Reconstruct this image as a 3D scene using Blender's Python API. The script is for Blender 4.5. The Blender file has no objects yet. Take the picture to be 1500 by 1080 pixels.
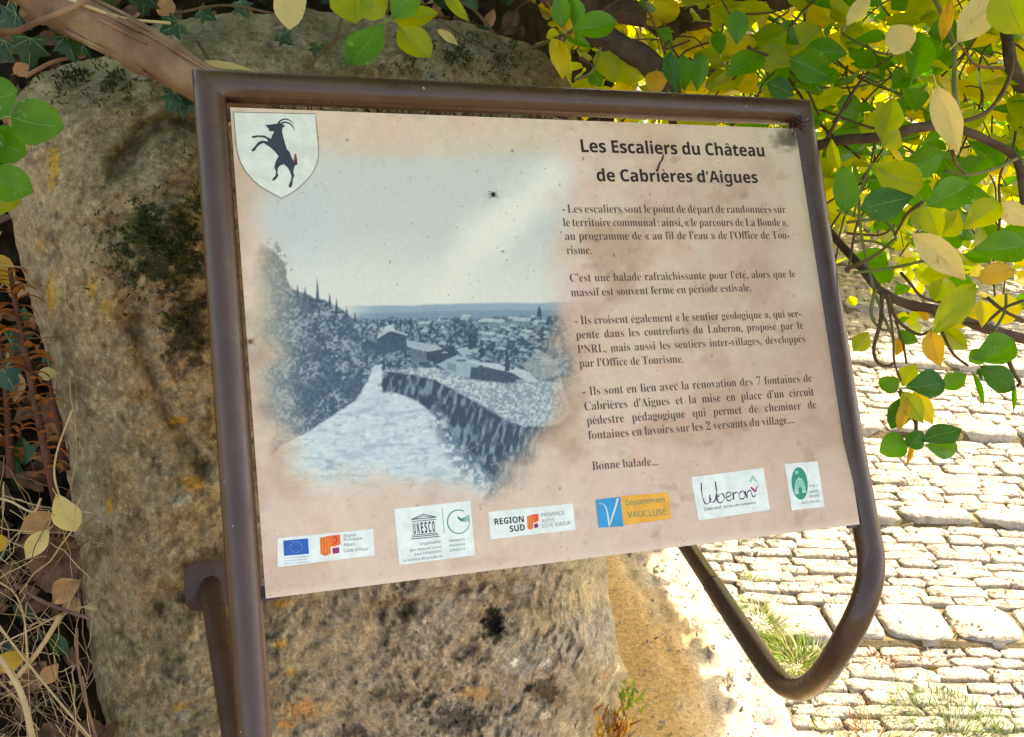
import bpy, bmesh, math, random
import numpy as np
from mathutils import Vector, Matrix
from mathutils.geometry import tessellate_polygon

random.seed(7)
rng = np.random.default_rng(11)
S = bpy.context.scene
COL = S.collection
PI = math.pi

# ------------------------------------------------------------------ camera, sky, sun, exposure
F = 1551.0                                   # focal length in photo pixels (1500 wide)
_up = np.array([.108, -.905, -.406]); _up /= np.linalg.norm(_up)
_X = np.array([1., 0, 0]); _X -= _X @ _up * _up; _X /= np.linalg.norm(_X)
_Y = np.cross(_up, _X)
R = np.array([_X, _Y, _up])                  # optical frame -> world
CAM = np.array([0, 0, 1.5])

def W(v):                                    # optical-frame point -> world point
    return np.asarray(v) @ R.T + CAM
def P(px, py, z):
    px, py, z = np.broadcast_arrays(np.asarray(px, float), np.asarray(py, float), np.asarray(z, float))
    return W(np.stack([(px - 750) / F * z, (py - 540) / F * z, z], -1))
def PR(p):                                   # world -> photo pixels
    c = (np.asarray(p) - CAM) @ R
    return c[..., 0] / c[..., 2] * F + 750, c[..., 1] / c[..., 2] * F + 540, c[..., 2]

cam = bpy.data.cameras.new('camera'); cam.sensor_width = 36; cam.lens = 36 * F / 1500
cam.clip_start = .02; cam.clip_end = 500
co = bpy.data.objects.new('camera', cam); COL.objects.link(co)
m = Matrix.Identity(4)
cols = [R @ np.array([1., 0, 0]), R @ np.array([0, -1., 0]), R @ np.array([0, 0, -1.])]
for i in range(3):
    for j in range(3): m[j][i] = cols[i][j]
    m[i][3] = CAM[i]
co.matrix_world = m
S.camera = co

SUN_EL, SUN_AZ = math.radians(50), math.radians(50)      # azimuth from +Y towards +X
SUN = np.array([math.sin(SUN_AZ) * math.cos(SUN_EL), math.cos(SUN_AZ) * math.cos(SUN_EL), math.sin(SUN_EL)])
wd = bpy.data.worlds.new('World'); S.world = wd; wd.use_nodes = True
nt = wd.node_tree
sky = nt.nodes.new('ShaderNodeTexSky'); sky.sky_type = 'NISHITA'; sky.sun_disc = False
sky.sun_elevation = SUN_EL; sky.sun_rotation = SUN_AZ
sky.dust_density = 3.0; sky.air_density = .8; sky.ozone_density = .6
bg = nt.nodes['Background']; bg.inputs[1].default_value = .15
nt.links.new(sky.outputs[0], bg.inputs[0])
sl = bpy.data.lights.new('sun', 'SUN'); sl.energy = 3.9; sl.angle = math.radians(.5); sl.color = (1, .955, .92)
so = bpy.data.objects.new('sun', sl); COL.objects.link(so)
so.rotation_euler = Vector(SUN).to_track_quat('Z', 'Y').to_euler()
so.location = (3, 3, 6)
S.view_settings.view_transform = 'Standard'; S.view_settings.look = 'None'
S.view_settings.gamma = 1; S.view_settings.use_curve_mapping = False
S.view_settings.exposure = 2.02
S.view_settings.use_white_balance = True; S.view_settings.white_balance_temperature = 8350; S.view_settings.white_balance_tint = 7   # camera balanced for open shade
S.cycles.max_bounces = 8; S.cycles.diffuse_bounces = 4; S.cycles.transmission_bounces = 4
S.cycles.caustics_reflective = False; S.cycles.caustics_refractive = False
S.cycles.sample_clamp_indirect = 6

# ------------------------------------------------------------------ helpers
def lin(c):
    c = np.asarray(c, float) / 255.
    return np.where(c <= .04045, c / 12.92, ((c + .055) / 1.055) ** 2.4)

def tag(o, label=None, cat=None, group=None, kind=None):
    if label: o['label'] = label
    if cat: o['category'] = cat
    if group: o['group'] = group
    if kind: o['kind'] = kind
    return o
def empty(name, loc, label=None, cat=None, group=None, kind=None):
    o = bpy.data.objects.new(name, None); COL.objects.link(o)
    o.location = loc; o.empty_display_size = .05
    return tag(o, label, cat, group, kind)
def mesh_obj(name, me, mats=None, parent=None, mw=None):
    o = bpy.data.objects.new(name, me); COL.objects.link(o)
    if mats is not None and len(me.materials) == 0:
        for x in (mats if isinstance(mats, (list, tuple)) else [mats]): me.materials.append(x)
    if parent is not None:
        o.parent = parent
        o.matrix_parent_inverse = Matrix.Translation(-Vector(parent.location))
    if mw is not None: o.matrix_basis = mw
    return o
def np_mesh(name, verts, faces, smooth=True, colors=None, midx=None):
    """faces: (n,k) array, all faces with k corners"""
    verts = np.asarray(verts, np.float32); faces = np.asarray(faces, np.int32)
    me = bpy.data.meshes.new(name)
    n, k = faces.shape
    me.vertices.add(len(verts)); me.vertices.foreach_set('co', verts.ravel())
    me.loops.add(n * k); me.loops.foreach_set('vertex_index', faces.ravel())
    me.polygons.add(n)
    me.polygons.foreach_set('loop_start', np.arange(0, n * k, k, dtype=np.int32))
    me.polygons.foreach_set('loop_total', np.full(n, k, np.int32))
    if midx is not None: me.polygons.foreach_set('material_index', np.asarray(midx, np.int32))
    me.polygons.foreach_set('use_smooth', np.full(n, smooth))
    me.update(calc_edges=True)
    if colors is not None:
        ca = me.color_attributes.new('Col', 'FLOAT_COLOR', 'POINT')
        c = np.ones((len(verts), 4), np.float32); c[:, :3] = colors
        ca.data.foreach_set('color', c.ravel())
    return me

def _hash(ix, iy, iz, seed):
    h = (ix.astype(np.int64) * 374761393 + iy.astype(np.int64) * 668265263 + iz.astype(np.int64) * 2147483647 + seed * 1274126177) & 0xffffffff
    h = ((h ^ (h >> 13)) * 1274126177) & 0xffffffff
    h = (h ^ (h >> 16))
    return (h & 0xffffff) / float(0xffffff)
def vnoise(x, y, z=None, seed=0):
    if z is None:
        x, y = np.asarray(x, np.float32), np.asarray(y, np.float32)
        ix, iy = np.floor(x), np.floor(y); fx, fy = x - ix, y - iy; fx = fx * fx * (3 - 2 * fx); fy = fy * fy * (3 - 2 * fy)
        u = ix.astype(np.int64).astype(np.uint32) * np.uint32(374761393); w = iy.astype(np.int64).astype(np.uint32) * np.uint32(668265263) + np.uint32(seed * 1274126177 & 0xffffffff)
        def hh(a, b):
            h = a + b; h = (h ^ (h >> np.uint32(13))) * np.uint32(1274126177); return ((h ^ (h >> np.uint32(16))) & np.uint32(0xffffff)).astype(np.float32) * np.float32(1 / 0xffffff)
        u1 = u + np.uint32(374761393); w1 = w + np.uint32(668265263)
        a = hh(u, w); a = a + (hh(u1, w) - a) * fx; b = hh(u, w1); b = b + (hh(u1, w1) - b) * fx
        return (a + (b - a) * fy) * 2 - 1
    ix, iy, iz = np.floor(x), np.floor(y), np.floor(z)
    fx, fy, fz = x - ix, y - iy, z - iz
    fx, fy, fz = [t * t * (3 - 2 * t) for t in (fx, fy, fz)]
    r = 0
    for dx in (0, 1):
        for dy in (0, 1):
            for dz in (0, 1):
                w = (fx if dx else 1 - fx) * (fy if dy else 1 - fy) * (fz if dz else 1 - fz)
                r = r + w * _hash(ix + dx, iy + dy, iz + dz, seed)
    return r * 2 - 1
def fbm(x, y, z=None, seed=0, oct=4, gain=.5):
    a, s, r = 1., 0., 0.
    for o in range(oct):
        r = r + a * vnoise(x * 2 ** o, y * 2 ** o, None if z is None else z * 2 ** o, seed + o * 17); s += a; a *= gain
    return r / s
def sst(a, b, x):
    t = np.clip((x - a) / (b - a), 0, 1); return t * t * (3 - 2 * t)
def mix(a, b, t):
    t = np.asarray(t)[..., None] if np.ndim(t) else t
    return a * (1 - t) + np.asarray(b) * t
def seg_dist(X, Y, pts):
    d = np.full(X.shape, 1e9)
    for (x0, y0), (x1, y1) in zip(pts[:-1], pts[1:]):
        dx, dy = x1 - x0, y1 - y0
        t = np.clip(((X - x0) * dx + (Y - y0) * dy) / (dx * dx + dy * dy + 1e-9), 0, 1)
        d = np.minimum(d, np.hypot(X - x0 - t * dx, Y - y0 - t * dy))
    return d
def poly_mask(X, Y, pts, soft=1.0):
    pa = np.array(pts, float); g = soft + 2
    bb = (X > pa[:, 0].min() - g) & (X < pa[:, 0].max() + g) & (Y > pa[:, 1].min() - g) & (Y < pa[:, 1].max() + g)
    out = np.zeros(X.shape)
    if bb.any(): out[bb] = _poly_mask(X[bb], Y[bb], pts, soft)
    return out
def _poly_mask(X, Y, pts, soft=1.0):
    inside = np.zeros(X.shape, bool)
    n = len(pts)
    for i in range(n):
        x0, y0 = pts[i]; x1, y1 = pts[(i + 1) % n]
        if y0 == y1: continue
        c = ((y0 > Y) != (y1 > Y)) & (X < (x1 - x0) * (Y - y0) / (y1 - y0) + x0)
        inside ^= c
    d = seg_dist(X, Y, list(pts) + [pts[0]])
    d = np.where(inside, d, -d)
    return np.clip(d / soft + .5, 0, 1)

# ---- tube swept along a polyline (parallel transport, per-point radius)
def tube_arrays(pts, rad, k=12, cap=True):
    pts = np.asarray(pts, float); n = len(pts)
    rad = np.full(n, rad) if np.ndim(rad) == 0 else np.asarray(rad)
    T = np.gradient(pts, axis=0); T /= np.linalg.norm(T, axis=1)[:, None] + 1e-12
    a = np.array([0, 0, 1.]) if abs(T[0][2]) < .9 else np.array([1., 0, 0])
    N = np.cross(T[0], a); N /= np.linalg.norm(N)
    V = []
    for i in range(n):
        N = N - (N @ T[i]) * T[i]; N /= np.linalg.norm(N)
        B = np.cross(T[i], N)
        an = np.arange(k) * 2 * PI / k
        V.append(pts[i] + rad[i] * (np.cos(an)[:, None] * N + np.sin(an)[:, None] * B))
    V = np.concatenate(V)
    i, j = np.meshgrid(np.arange(n - 1), np.arange(k), indexing='ij')
    Fq = np.stack([i * k + j, i * k + (j + 1) % k, (i + 1) * k + (j + 1) % k, (i + 1) * k + j], -1).reshape(-1, 4)
    if cap:
        V = np.concatenate([V, pts[[0]], pts[[-1]]])
        c0 = n * k; c1 = c0 + 1; j = np.arange(k)
        Fc0 = np.stack([(j + 1) % k, j, np.full(k, c0), np.full(k, c0)], -1)
        Fc1 = np.stack([(n - 1) * k + j, (n - 1) * k + (j + 1) % k, np.full(k, c1), np.full(k, c1)], -1)
        return V, Fq, np.concatenate([Fc0, Fc1])
    return V, Fq, np.zeros((0, 4), int)
class MB:
    """collects pieces into ONE mesh"""
    def __init__(s): s.v = []; s.f = []; s.m = []; s.n = 0
    def add(s, v, f, mi=0):
        f = [list(map(int, dict.fromkeys(q))) for q in f]
        s.v.append(np.asarray(v, float)); s.f += [[a + s.n for a in q] for q in f]; s.m += [mi] * len(f); s.n += len(v)
    def tube(s, pts, rad, k=8, mi=0, cap=True):
        v, q, c = tube_arrays(pts, rad, k, cap); s.add(v, np.concatenate([q, c]) if len(c) else q, mi)
    def build(s, name, mats, parent=None, smooth=True):
        me = bpy.data.meshes.new(name)
        me.from_pydata(np.concatenate(s.v).tolist(), [], s.f)
        for x in (mats if isinstance(mats, (list, tuple)) else [mats]): me.materials.append(x)
        me.polygons.foreach_set('material_index', s.m)
        me.polygons.foreach_set('use_smooth', [smooth] * len(s.f)); me.update()
        return mesh_obj(name, me, None, parent)
def spline(pts, n=8):
    pts = np.asarray(pts, float); out = []
    q = np.concatenate([[2 * pts[0] - pts[1]], pts, [2 * pts[-1] - pts[-2]]])
    for i in range(1, len(q) - 2):
        for t in np.linspace(0, 1, n, endpoint=False):
            a, b, c, d = q[i - 1], q[i], q[i + 1], q[i + 2]
            out.append(.5 * (2 * b + (c - a) * t + (2 * a - 5 * b + 4 * c - d) * t * t + (3 * b - a - 3 * c + d) * t ** 3))
    out.append(pts[-1]); return np.array(out)

# ------------------------------------------------------------------ materials
def new_mat(name):
    m = bpy.data.materials.new(name); m.use_nodes = True
    return m, m.node_tree, m.node_tree.nodes['Principled BSDF']
def N(nt, t, **kw):
    n = nt.nodes.new(t)
    for k, v in kw.items(): setattr(n, k, v)
    return n
def ramp(nt, fac, stops):
    r = N(nt, 'ShaderNodeValToRGB'); e = r.color_ramp.elements
    while len(e) < len(stops): e.new(.5)
    for q, (p, c) in zip(e, stops): q.position = p; q.color = (*c, 1)
    nt.links.new(fac, r.inputs[0]); return r.outputs[0]
def noise_node(nt, scale, detail=6, rough=.6, coord='Object', vec=None):
    if vec is None:
        tc = N(nt, 'ShaderNodeTexCoord'); vec = tc.outputs[coord]
    n = N(nt, 'ShaderNodeTexNoise'); n.inputs['Scale'].default_value = scale
    n.inputs['Detail'].default_value = detail; n.inputs['Roughness'].default_value = rough
    nt.links.new(vec, n.inputs['Vector']); return n.outputs['Fac']
def bump(nt, b, fac, strength, dist):
    n = N(nt, 'ShaderNodeBump'); n.inputs['Strength'].default_value = strength; n.inputs['Distance'].default_value = dist
    nt.links.new(fac, n.inputs['Height']); nt.links.new(n.outputs[0], b.inputs['Normal'])
def mul_col(nt, c, fac, lo, hi):
    mr = N(nt, 'ShaderNodeMapRange'); mr.inputs['From Min'].default_value = .3; mr.inputs['From Max'].default_value = .7
    mr.inputs['To Min'].default_value = lo; mr.inputs['To Max'].default_value = hi
    nt.links.new(fac, mr.inputs['Value'])
    mx = N(nt, 'ShaderNodeMix', data_type='RGBA', blend_type='MULTIPLY'); mx.inputs[0].default_value = 1
    nt.links.new(c, mx.inputs[6]); nt.links.new(mr.outputs[0], mx.inputs[7]); return mx.outputs[2]

def mat_plain(name, stops, scale=30, rough=.7, bstr=.3, bdist=.002, bscale=None, spec=.5, metallic=0):
    m, nt, b = new_mat(name)
    pos = N(nt, 'ShaderNodeNewGeometry').outputs['Position']
    f = noise_node(nt, scale, vec=pos)
    nt.links.new(ramp(nt, f, stops), b.inputs['Base Color'])
    b.inputs['Roughness'].default_value = rough; b.inputs['Specular IOR Level'].default_value = spec
    b.inputs['Metallic'].default_value = metallic
    if bstr: bump(nt, b, noise_node(nt, bscale or scale * 3, 8, vec=pos), bstr, bdist)
    return m
def mat_attr(name, rough=.8, bstr=.5, bdist=.003, bscale=120, vary=True, spec=.3):
    m, nt, b = new_mat(name)
    a = N(nt, 'ShaderNodeVertexColor'); a.layer_name = 'Col'
    c = a.outputs[0]
    if vary: c = mul_col(nt, mul_col(nt, c, noise_node(nt, bscale * 1.6, 5), .66, 1.34), noise_node(nt, 300, 6, .7), .62, 1.4)
    nt.links.new(c, b.inputs['Base Color'])
    b.inputs['Roughness'].default_value = rough; b.inputs['Specular IOR Level'].default_value = spec
    if bstr: bump(nt, b, noise_node(nt, bscale, 8, .7), bstr, bdist)
    return m
def mat_flat(name, c, rough=.6, spec=.3):
    m, nt, b = new_mat(name)
    nt.links.new(ramp(nt, noise_node(nt, 90, 3), [(.35, tuple(np.array(c) * .93)), (.65, tuple(np.minimum(np.array(c) * 1.1, 1)))]), b.inputs['Base Color'])
    b.inputs['Roughness'].default_value = rough; b.inputs['Specular IOR Level'].default_value = spec
    return m
def mat_leaf(name, c1, c2, t1, spots=None, trans=.5, rough=.38, scale=25):
    """blade: diffuse/gloss front plus translucent light coming through"""
    m, nt, b = new_mat(name)
    tc = N(nt, 'ShaderNodeTexCoord'); oi = N(nt, 'ShaderNodeObjectInfo')
    gm = N(nt, 'ShaderNodeNewGeometry')
    ad = N(nt, 'ShaderNodeVectorMath', operation='ADD'); nt.links.new(gm.outputs['Position'], ad.inputs[0])
    cm = N(nt, 'ShaderNodeCombineXYZ'); nt.links.new(oi.outputs['Random'], cm.inputs[0]); nt.links.new(gm.outputs['Random Per Island'], cm.inputs[1])
    sc = N(nt, 'ShaderNodeVectorMath', operation='SCALE'); sc.inputs['Scale'].default_value = 9; nt.links.new(cm.outputs[0], sc.inputs[0])
    nt.links.new(sc.outputs[0], ad.inputs[1])
    f = noise_node(nt, scale, 4, .55, vec=ad.outputs[0])
    col = ramp(nt, f, [(.34, c1), (.62, c2)])
    if spots:
        f2 = noise_node(nt, 160, 2, .5, vec=ad.outputs[0])
        r2 = ramp(nt, f2, [(.66, (0, 0, 0)), (.72, (1, 1, 1))])
        mx = N(nt, 'ShaderNodeMix', data_type='RGBA'); nt.links.new(r2, mx.inputs[0]); nt.links.new(col, mx.inputs[6]); mx.inputs[7].default_value = (*spots, 1)
        col = mx.outputs[2]
    sx = N(nt, 'ShaderNodeSeparateXYZ'); nt.links.new(tc.outputs['Object'], sx.inputs[0])
    def mth(op, a, b_=None, c_=None):
        q = N(nt, 'ShaderNodeMath', operation=op)
        for k, x in enumerate((a, b_, c_)):
            if x is None: continue
            if isinstance(x, (int, float)): q.inputs[k].default_value = x
            else: nt.links.new(x, q.inputs[k])
        return q.outputs[0]
    ph = mth('MULTIPLY', mth('SUBTRACT', sx.outputs[0], mth('MULTIPLY', mth('ABSOLUTE', sx.outputs[1]), .55)), 7.5)
    vn_ = mth('POWER', mth('ABSOLUTE', mth('SINE', mth('MULTIPLY', ph, PI))), 1.)
    vm = mth('MULTIPLY', mth('SUBTRACT', 1., mth('MINIMUM', mth('MULTIPLY', vn_, 5.), 1.)), .30)
    mv_ = N(nt, 'ShaderNodeMix', data_type='RGBA'); nt.links.new(vm, mv_.inputs[0]); nt.links.new(col, mv_.inputs[6]); mv_.inputs[7].default_value = (*[min(1, q * 1.9 + .04) for q in c2], 1)
    col = mv_.outputs[2]
    nt.links.new(col, b.inputs['Base Color']); b.inputs['Roughness'].default_value = rough
    b.inputs['Specular IOR Level'].default_value = .35
    bump(nt, b, noise_node(nt, 220, 5, .6, vec=ad.outputs[0]), .25, .0006)
    tr = N(nt, 'ShaderNodeBsdfTranslucent')
    tcol = ramp(nt, f, [(.34, t1), (.62, tuple(np.minimum(np.array(t1) * np.array([1.35, 1.1, .9]), 1)))])
    nt.links.new(tcol, tr.inputs[0])
    ms = N(nt, 'ShaderNodeMixShader'); ms.inputs[0].default_value = trans
    nt.links.new(b.outputs[0], ms.inputs[1]); nt.links.new(tr.outputs[0], ms.inputs[2])
    nt.links.new(ms.outputs[0], nt.nodes['Material Output'].inputs[0])
    return m

M = {}
def mat_metal():
    m, nt, b = new_mat('brown_paint'); pos = N(nt, 'ShaderNodeNewGeometry').outputs['Position']
    base = ramp(nt, noise_node(nt, 14, 6, .6, vec=pos), [(.3, (.054, .026, .017)), (.7, (.074, .037, .025))])
    dust = ramp(nt, noise_node(nt, 42, 10, .75, vec=pos), [(.52, (0, 0, 0)), (.75, (.35, .35, .35))])
    mx = N(nt, 'ShaderNodeMix', data_type='RGBA'); nt.links.new(dust, mx.inputs[0]); nt.links.new(base, mx.inputs[6]); mx.inputs[7].default_value = (.13, .09, .065, 1)
    chip = ramp(nt, noise_node(nt, 150, 2, .5, vec=pos), [(.765, (0, 0, 0)), (.775, (1, 1, 1))])
    m2 = N(nt, 'ShaderNodeMix', data_type='RGBA'); nt.links.new(chip, m2.inputs[0]); nt.links.new(mx.outputs[2], m2.inputs[6]); m2.inputs[7].default_value = (.35, .28, .25, 1)
    nt.links.new(m2.outputs[2], b.inputs['Base Color'])
    nt.links.new(ramp(nt, noise_node(nt, 30, 8, .7, vec=pos), [(.35, (.22, .22, .22)), (.7, (.42, .42, .42))]), b.inputs['Roughness'])
    b.inputs['Specular IOR Level'].default_value = .55
    bump(nt, b, noise_node(nt, 230, 6, .6, vec=pos), .22, .0006)
    return m
M['metal'] = mat_metal()
M['chip'] = mat_flat('bare_metal_chip', (.7, .6, .58), .4)
M['panel_edge'] = mat_flat('panel_edge', (.62, .58, .52))
M['stone'] = mat_plain('pale_limestone', [(.3, (.20, .14, .10)), (.42, (.38, .32, .26)), (.58, (.50, .44, .37)), (.75, (.58, .53, .45))], 34, .9, 1.0, .016, 80, .2)
M['slab'] = mat_plain('grey_limestone', [(.3, (.28, .23, .19)), (.5, (.42, .38, .33)), (.7, (.50, .46, .41))], 30, .9, 1.0, .014, 60, .2)
M['joint'] = mat_plain('earth_joint', [(.3, (.10, .075, .04)), (.7, (.22, .17, .10))], 25, .95, .8, .006, 90, .1)
M['ochre'] = mat_plain('ochre_render', [(.28, (.40, .235, .09)), (.5, (.56, .35, .15)), (.72, (.66, .45, .22))], 5, .92, .35, .003, 70, .15)
M['rock'] = mat_attr('boulder_rock', .9, 1.0, .014, 75)
_nt = M['rock'].node_tree; _b = _nt.nodes['Principled BSDF']; _src = _b.inputs['Base Color'].links[0].from_socket
_tc = N(_nt, 'ShaderNodeTexCoord')
for _sc, _lo, _hi, _c, _am in ((520, .66, .70, (.50, .46, .38), .8), (380, .675, .71, (.04, .03, .02), .85), (900, .63, .68, (.42, .38, .30), .6)):
    _f = noise_node(_nt, _sc, 2, .5, vec=_tc.outputs['Object']); _r = ramp(_nt, _f, [(_lo, (0, 0, 0)), (_hi, (_am, _am, _am))])
    _m = N(_nt, 'ShaderNodeMix', data_type='RGBA'); _nt.links.new(_r, _m.inputs[0]); _nt.links.new(_src, _m.inputs[6]); _m.inputs[7].default_value = (*_c, 1); _src = _m.outputs[2]
_nt.links.new(_src, _b.inputs['Base Color'])
M['soil'] = mat_plain('dark_soil', [(.35, (.012, .009, .006)), (.6, (.045, .03, .018)), (.8, (.09, .06, .035))], 22, 1, 1, .02, 40, .1)
M['moss'] = mat_plain('moss', [(.3, (.02, .035, .008)), (.7, (.07, .09, .02))], 60, 1, 0)
M['moss_bright'] = mat_plain('joint_moss', [(.3, (.10, .15, .02)), (.7, (.22, .24, .04))], 60, 1, 0)
M['bark'] = mat_plain('peeling_bark', [(.3, (.10, .055, .03)), (.5, (.22, .13, .075)), (.75, (.42, .28, .16))], 14, .85, 1, .006, 45, .2)
M['bark_dark'] = mat_plain('dark_bark', [(.3, (.05, .03, .02)), (.7, (.15, .10, .065))], 30, .9, .8, .003, 120, .2)
M['twig'] = mat_plain('twig_bark', [(.3, (.07, .045, .02)), (.7, (.16, .10, .05))], 40, .8, .4, .001, 200, .2)
M['twig_green'] = mat_plain('green_twig', [(.3, (.10, .12, .03)), (.7, (.2, .2, .06))], 40, .7, .2, .001, 200, .3)
M['plaster'] = mat_plain('pink_plaster', [(.3, (.42, .30, .23)), (.7, (.52, .39, .31))], 3, .95, .4, .004, 30, .1)
M['green'] = mat_leaf('leaf_green', (.035, .12, .006), (.09, .22, .012), (.14, .50, .005), (.20, .34, .08), .45)
M['dark_green'] = mat_leaf('leaf_dark_green', (.02, .085, .008), (.045, .14, .012), (.05, .26, .01), (.14, .26, .08), .38)
M['lime'] = mat_leaf('leaf_lime', (.14, .24, .01), (.27, .35, .02), (.50, .66, .01), (.30, .22, .06), .58)
M['yellow'] = mat_leaf('leaf_yellow', (.42, .37, .02), (.60, .50, .04), (.86, .76, .02), (.36, .22, .04), .58)
M['gold'] = mat_leaf('leaf_gold', (.52, .30, .02), (.62, .40, .04), (.75, .48, .02), (.35, .18, .03), .45)
M['pale'] = mat_leaf('leaf_pale_yellow', (.62, .54, .22), (.70, .60, .28), (.75, .62, .2), (.45, .28, .10), .4, .5)
M['tan'] = mat_leaf('leaf_dry_tan', (.34, .17, .07), (.52, .30, .14), (.4, .2, .06), (.12, .05, .02), .25, .7, 60)
M['ivy'] = mat_leaf('ivy_dark', (.012, .04, .016), (.03, .075, .03), (.02, .08, .01), None, .2, .35)
M['ivy_vein'] = mat_flat('ivy_vein', (.16, .23, .12))
M['vein'] = mat_leaf('leaf_vein', (.16, .28, .05), (.22, .34, .07), (.3, .55, .05), None, .4)
M['rust'] = mat_leaf('dried_bract', (.20, .065, .018), (.42, .17, .04), (.34, .12, .02), None, .3, .7, 60)
M['rust_dark'] = mat_plain('dried_stem', [(.3, (.05, .018, .01)), (.7, (.14, .05, .02))], 40, .9, .5, .002, 160)
M['straw'] = mat_plain('straw', [(.3, (.34, .22, .09)), (.7, (.60, .46, .24))], 20, .7, .2, .001, 200)
M['straw_dark'] = mat_plain('dead_stem', [(.3, (.10, .05, .03)), (.7, (.26, .15, .09))], 20, .8, .2, .001, 200)
M['grass'] = mat_leaf('grass_blade', (.10, .19, .02), (.20, .30, .04), (.22, .38, .02), None, .4, .5, 60)
M['weed_grey'] = mat_leaf('weed_greygreen', (.12, .17, .10), (.22, .27, .17), (.15, .25, .06), None, .35, .6, 60)
M['litter'] = mat_leaf('leaf_litter', (.05, .028, .015), (.17, .09, .045), (.1, .05, .02), None, .15, .85, 40)

_gc = {}
ACC = {'é': ('e', 'a'), 'è': ('e', 'g'), 'ê': ('e', 'c'), 'â': ('a', 'c'), 'É': ('E', 'a'), 'ô': ('o', 'c'), 'î': ('i', 'c'), 'Ô': ('O', 'c'), 'à': ('a', 'g')}
def _map(ch, st):
    base = {'serif': (0x1D41A, 0x1D400, 0x1D7CE), 'bold': (0x1D5EE, 0x1D5D4, 0x1D7EC), 'sans': (0x1D5BA, 0x1D5A0, 0x1D7E2)}[st]
    if 'a' <= ch <= 'z': return chr(base[0] + ord(ch) - 97)
    if 'A' <= ch <= 'Z': return chr(base[1] + ord(ch) - 65)
    if '0' <= ch <= '9': return chr(base[2] + ord(ch) - 48)
    return ch
def _shape(txt, off):
    c = bpy.data.curves.new('tmp', 'FONT'); c.body = txt; c.offset = off; c.resolution_u = 4
    o = bpy.data.objects.new('tmp', c); COL.objects.link(o)
    dg = bpy.context.evaluated_depsgraph_get(); me = bpy.data.meshes.new_from_object(o.evaluated_get(dg))
    v = np.array([x.co[:2] for x in me.vertices]).reshape(-1, 2); f = [list(p.vertices) for p in me.polygons]
    bpy.data.objects.remove(o); bpy.data.curves.remove(c); bpy.data.meshes.remove(me)
    return v, f
def glyph(ch, st):
    if (ch, st) in _gc: return _gc[(ch, st)]
    off = {'serif': -.012, 'bold': 0.0, 'sans': 0.0}[st]
    if st + 'H' not in _gc:
        v, _ = _shape(_map('H', st), 0); v2, _ = _shape('HH', 0)
        _gc[st + 'H'] = (v[:, 1].max(), 0, v2[:, 0].max() - v2[:, 0].min())
    cap, h1, h2 = _gc[st + 'H']
    base, acc = ACC.get(ch, (ch, None))
    c = _map(base, st); v, f = _shape(c, (.005 if st == 'bold' and base not in 'gA' else off) if c != base or st != 'serif' else 0)
    w, _ = _shape('H' + c + 'H', 0)
    adv = (w[:, 0].max() - w[:, 0].min()) - h2
    if acc:
        x0, x1 = v[:, 0].min(), v[:, 0].max(); cx = (x0 + x1) / 2; y = v[:, 1].max() + .05; k = len(v); t = .075 if st == 'bold' else .045
        A = {'a': [[(cx - .03, y), (cx + .03 - t * .3, y), (cx + .13, y + .16), (cx + .13 - t * 1.2, y + .16)]],
             'g': [[(cx + .04, y), (cx - .02, y), (cx - .13, y + .16), (cx - .13 + t * 1.2, y + .16)]],
             'c': [[(cx - .15, y), (cx - .15 + t, y), (cx + t * .4, y + .14), (cx - t * .4, y + .14)], [(cx + .15 - t, y), (cx + .15, y), (cx + t * .4, y + .141), (cx - t * .4, y + .141)]]}[acc]
        for qd in A: v = np.concatenate([v, qd]); f = f + [[k, k + 1, k + 2, k + 3]]; k += 4
    _gc[(ch, st)] = (v / cap, f, adv / cap); return _gc[(ch, st)]
for _st, _chars in (('bold', 'LesEcalirduChât bèg’AUNSCOREGIDV'), ('serif', '-LescalirontpdéuÀm:,«»BfO’hPNRqgvùIè7A2CT.b'), ('sans', 'RégionPcAlpsCôtd’AzurOaNUéh,GxmEVLéfSyb')):
    for _c in _chars:
        if _c != ' ': glyph(_c, _st)

# ------------------------------------------------------------------ ground and stairs
SL = math.radians(4); PH = math.radians(6)
dS = np.array([math.cos(PH), math.sin(PH), 0]); dT = np.array([-math.sin(PH), math.cos(PH), 0])
STEP = .44; T0 = 1.74
def ground_z(x, y):                         # smooth mean slope
    t = -np.sin(PH) * x + np.cos(PH) * y
    return np.tan(SL) * t
def tread_z(t):                             # stepped: each tread nearly level, small riser at the slab
    k = np.floor((t - T0) / STEP); fr = (t - T0) / STEP - k
    return np.tan(SL) * (T0 + k * STEP) + .012 + fr * STEP * np.tan(SL) * .25
def ST(s, t, z): return dS * s + dT * t + np.array([0, 0, z])

# big ground sheet
n = 60
gx, gy = np.meshgrid(np.concatenate([np.linspace(-60, -3, 10), np.linspace(-2.5, 6, 40), np.linspace(8, 60, 10)]),
                     np.concatenate([np.linspace(-30, -1, 8), np.linspace(-.5, 9, 44), np.linspace(11, 90, 8)]), indexing='ij')
gz = np.where((gy > -2) & (gy < 30), ground_z(gx, gy), ground_z(gx, np.clip(gy, -2, 30))) - .055 + .01 * fbm(gx * 3, gy * 3, seed=5)
v = np.stack([gx, gy, gz], -1).reshape(-1, 3)
a, b = gx.shape
i, j = np.meshgrid(np.arange(a - 1), np.arange(b - 1), indexing='ij')
fq = np.stack([i * b + j, (i + 1) * b + j, (i + 1) * b + j + 1, i * b + j + 1], -1).reshape(-1, 4)
go = mesh_obj('ground', np_mesh('ground', v, fq), M['joint']); tag(go, kind='structure')

stairs = empty('stone_stairs', (0, 0, 0), kind='structure')
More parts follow.
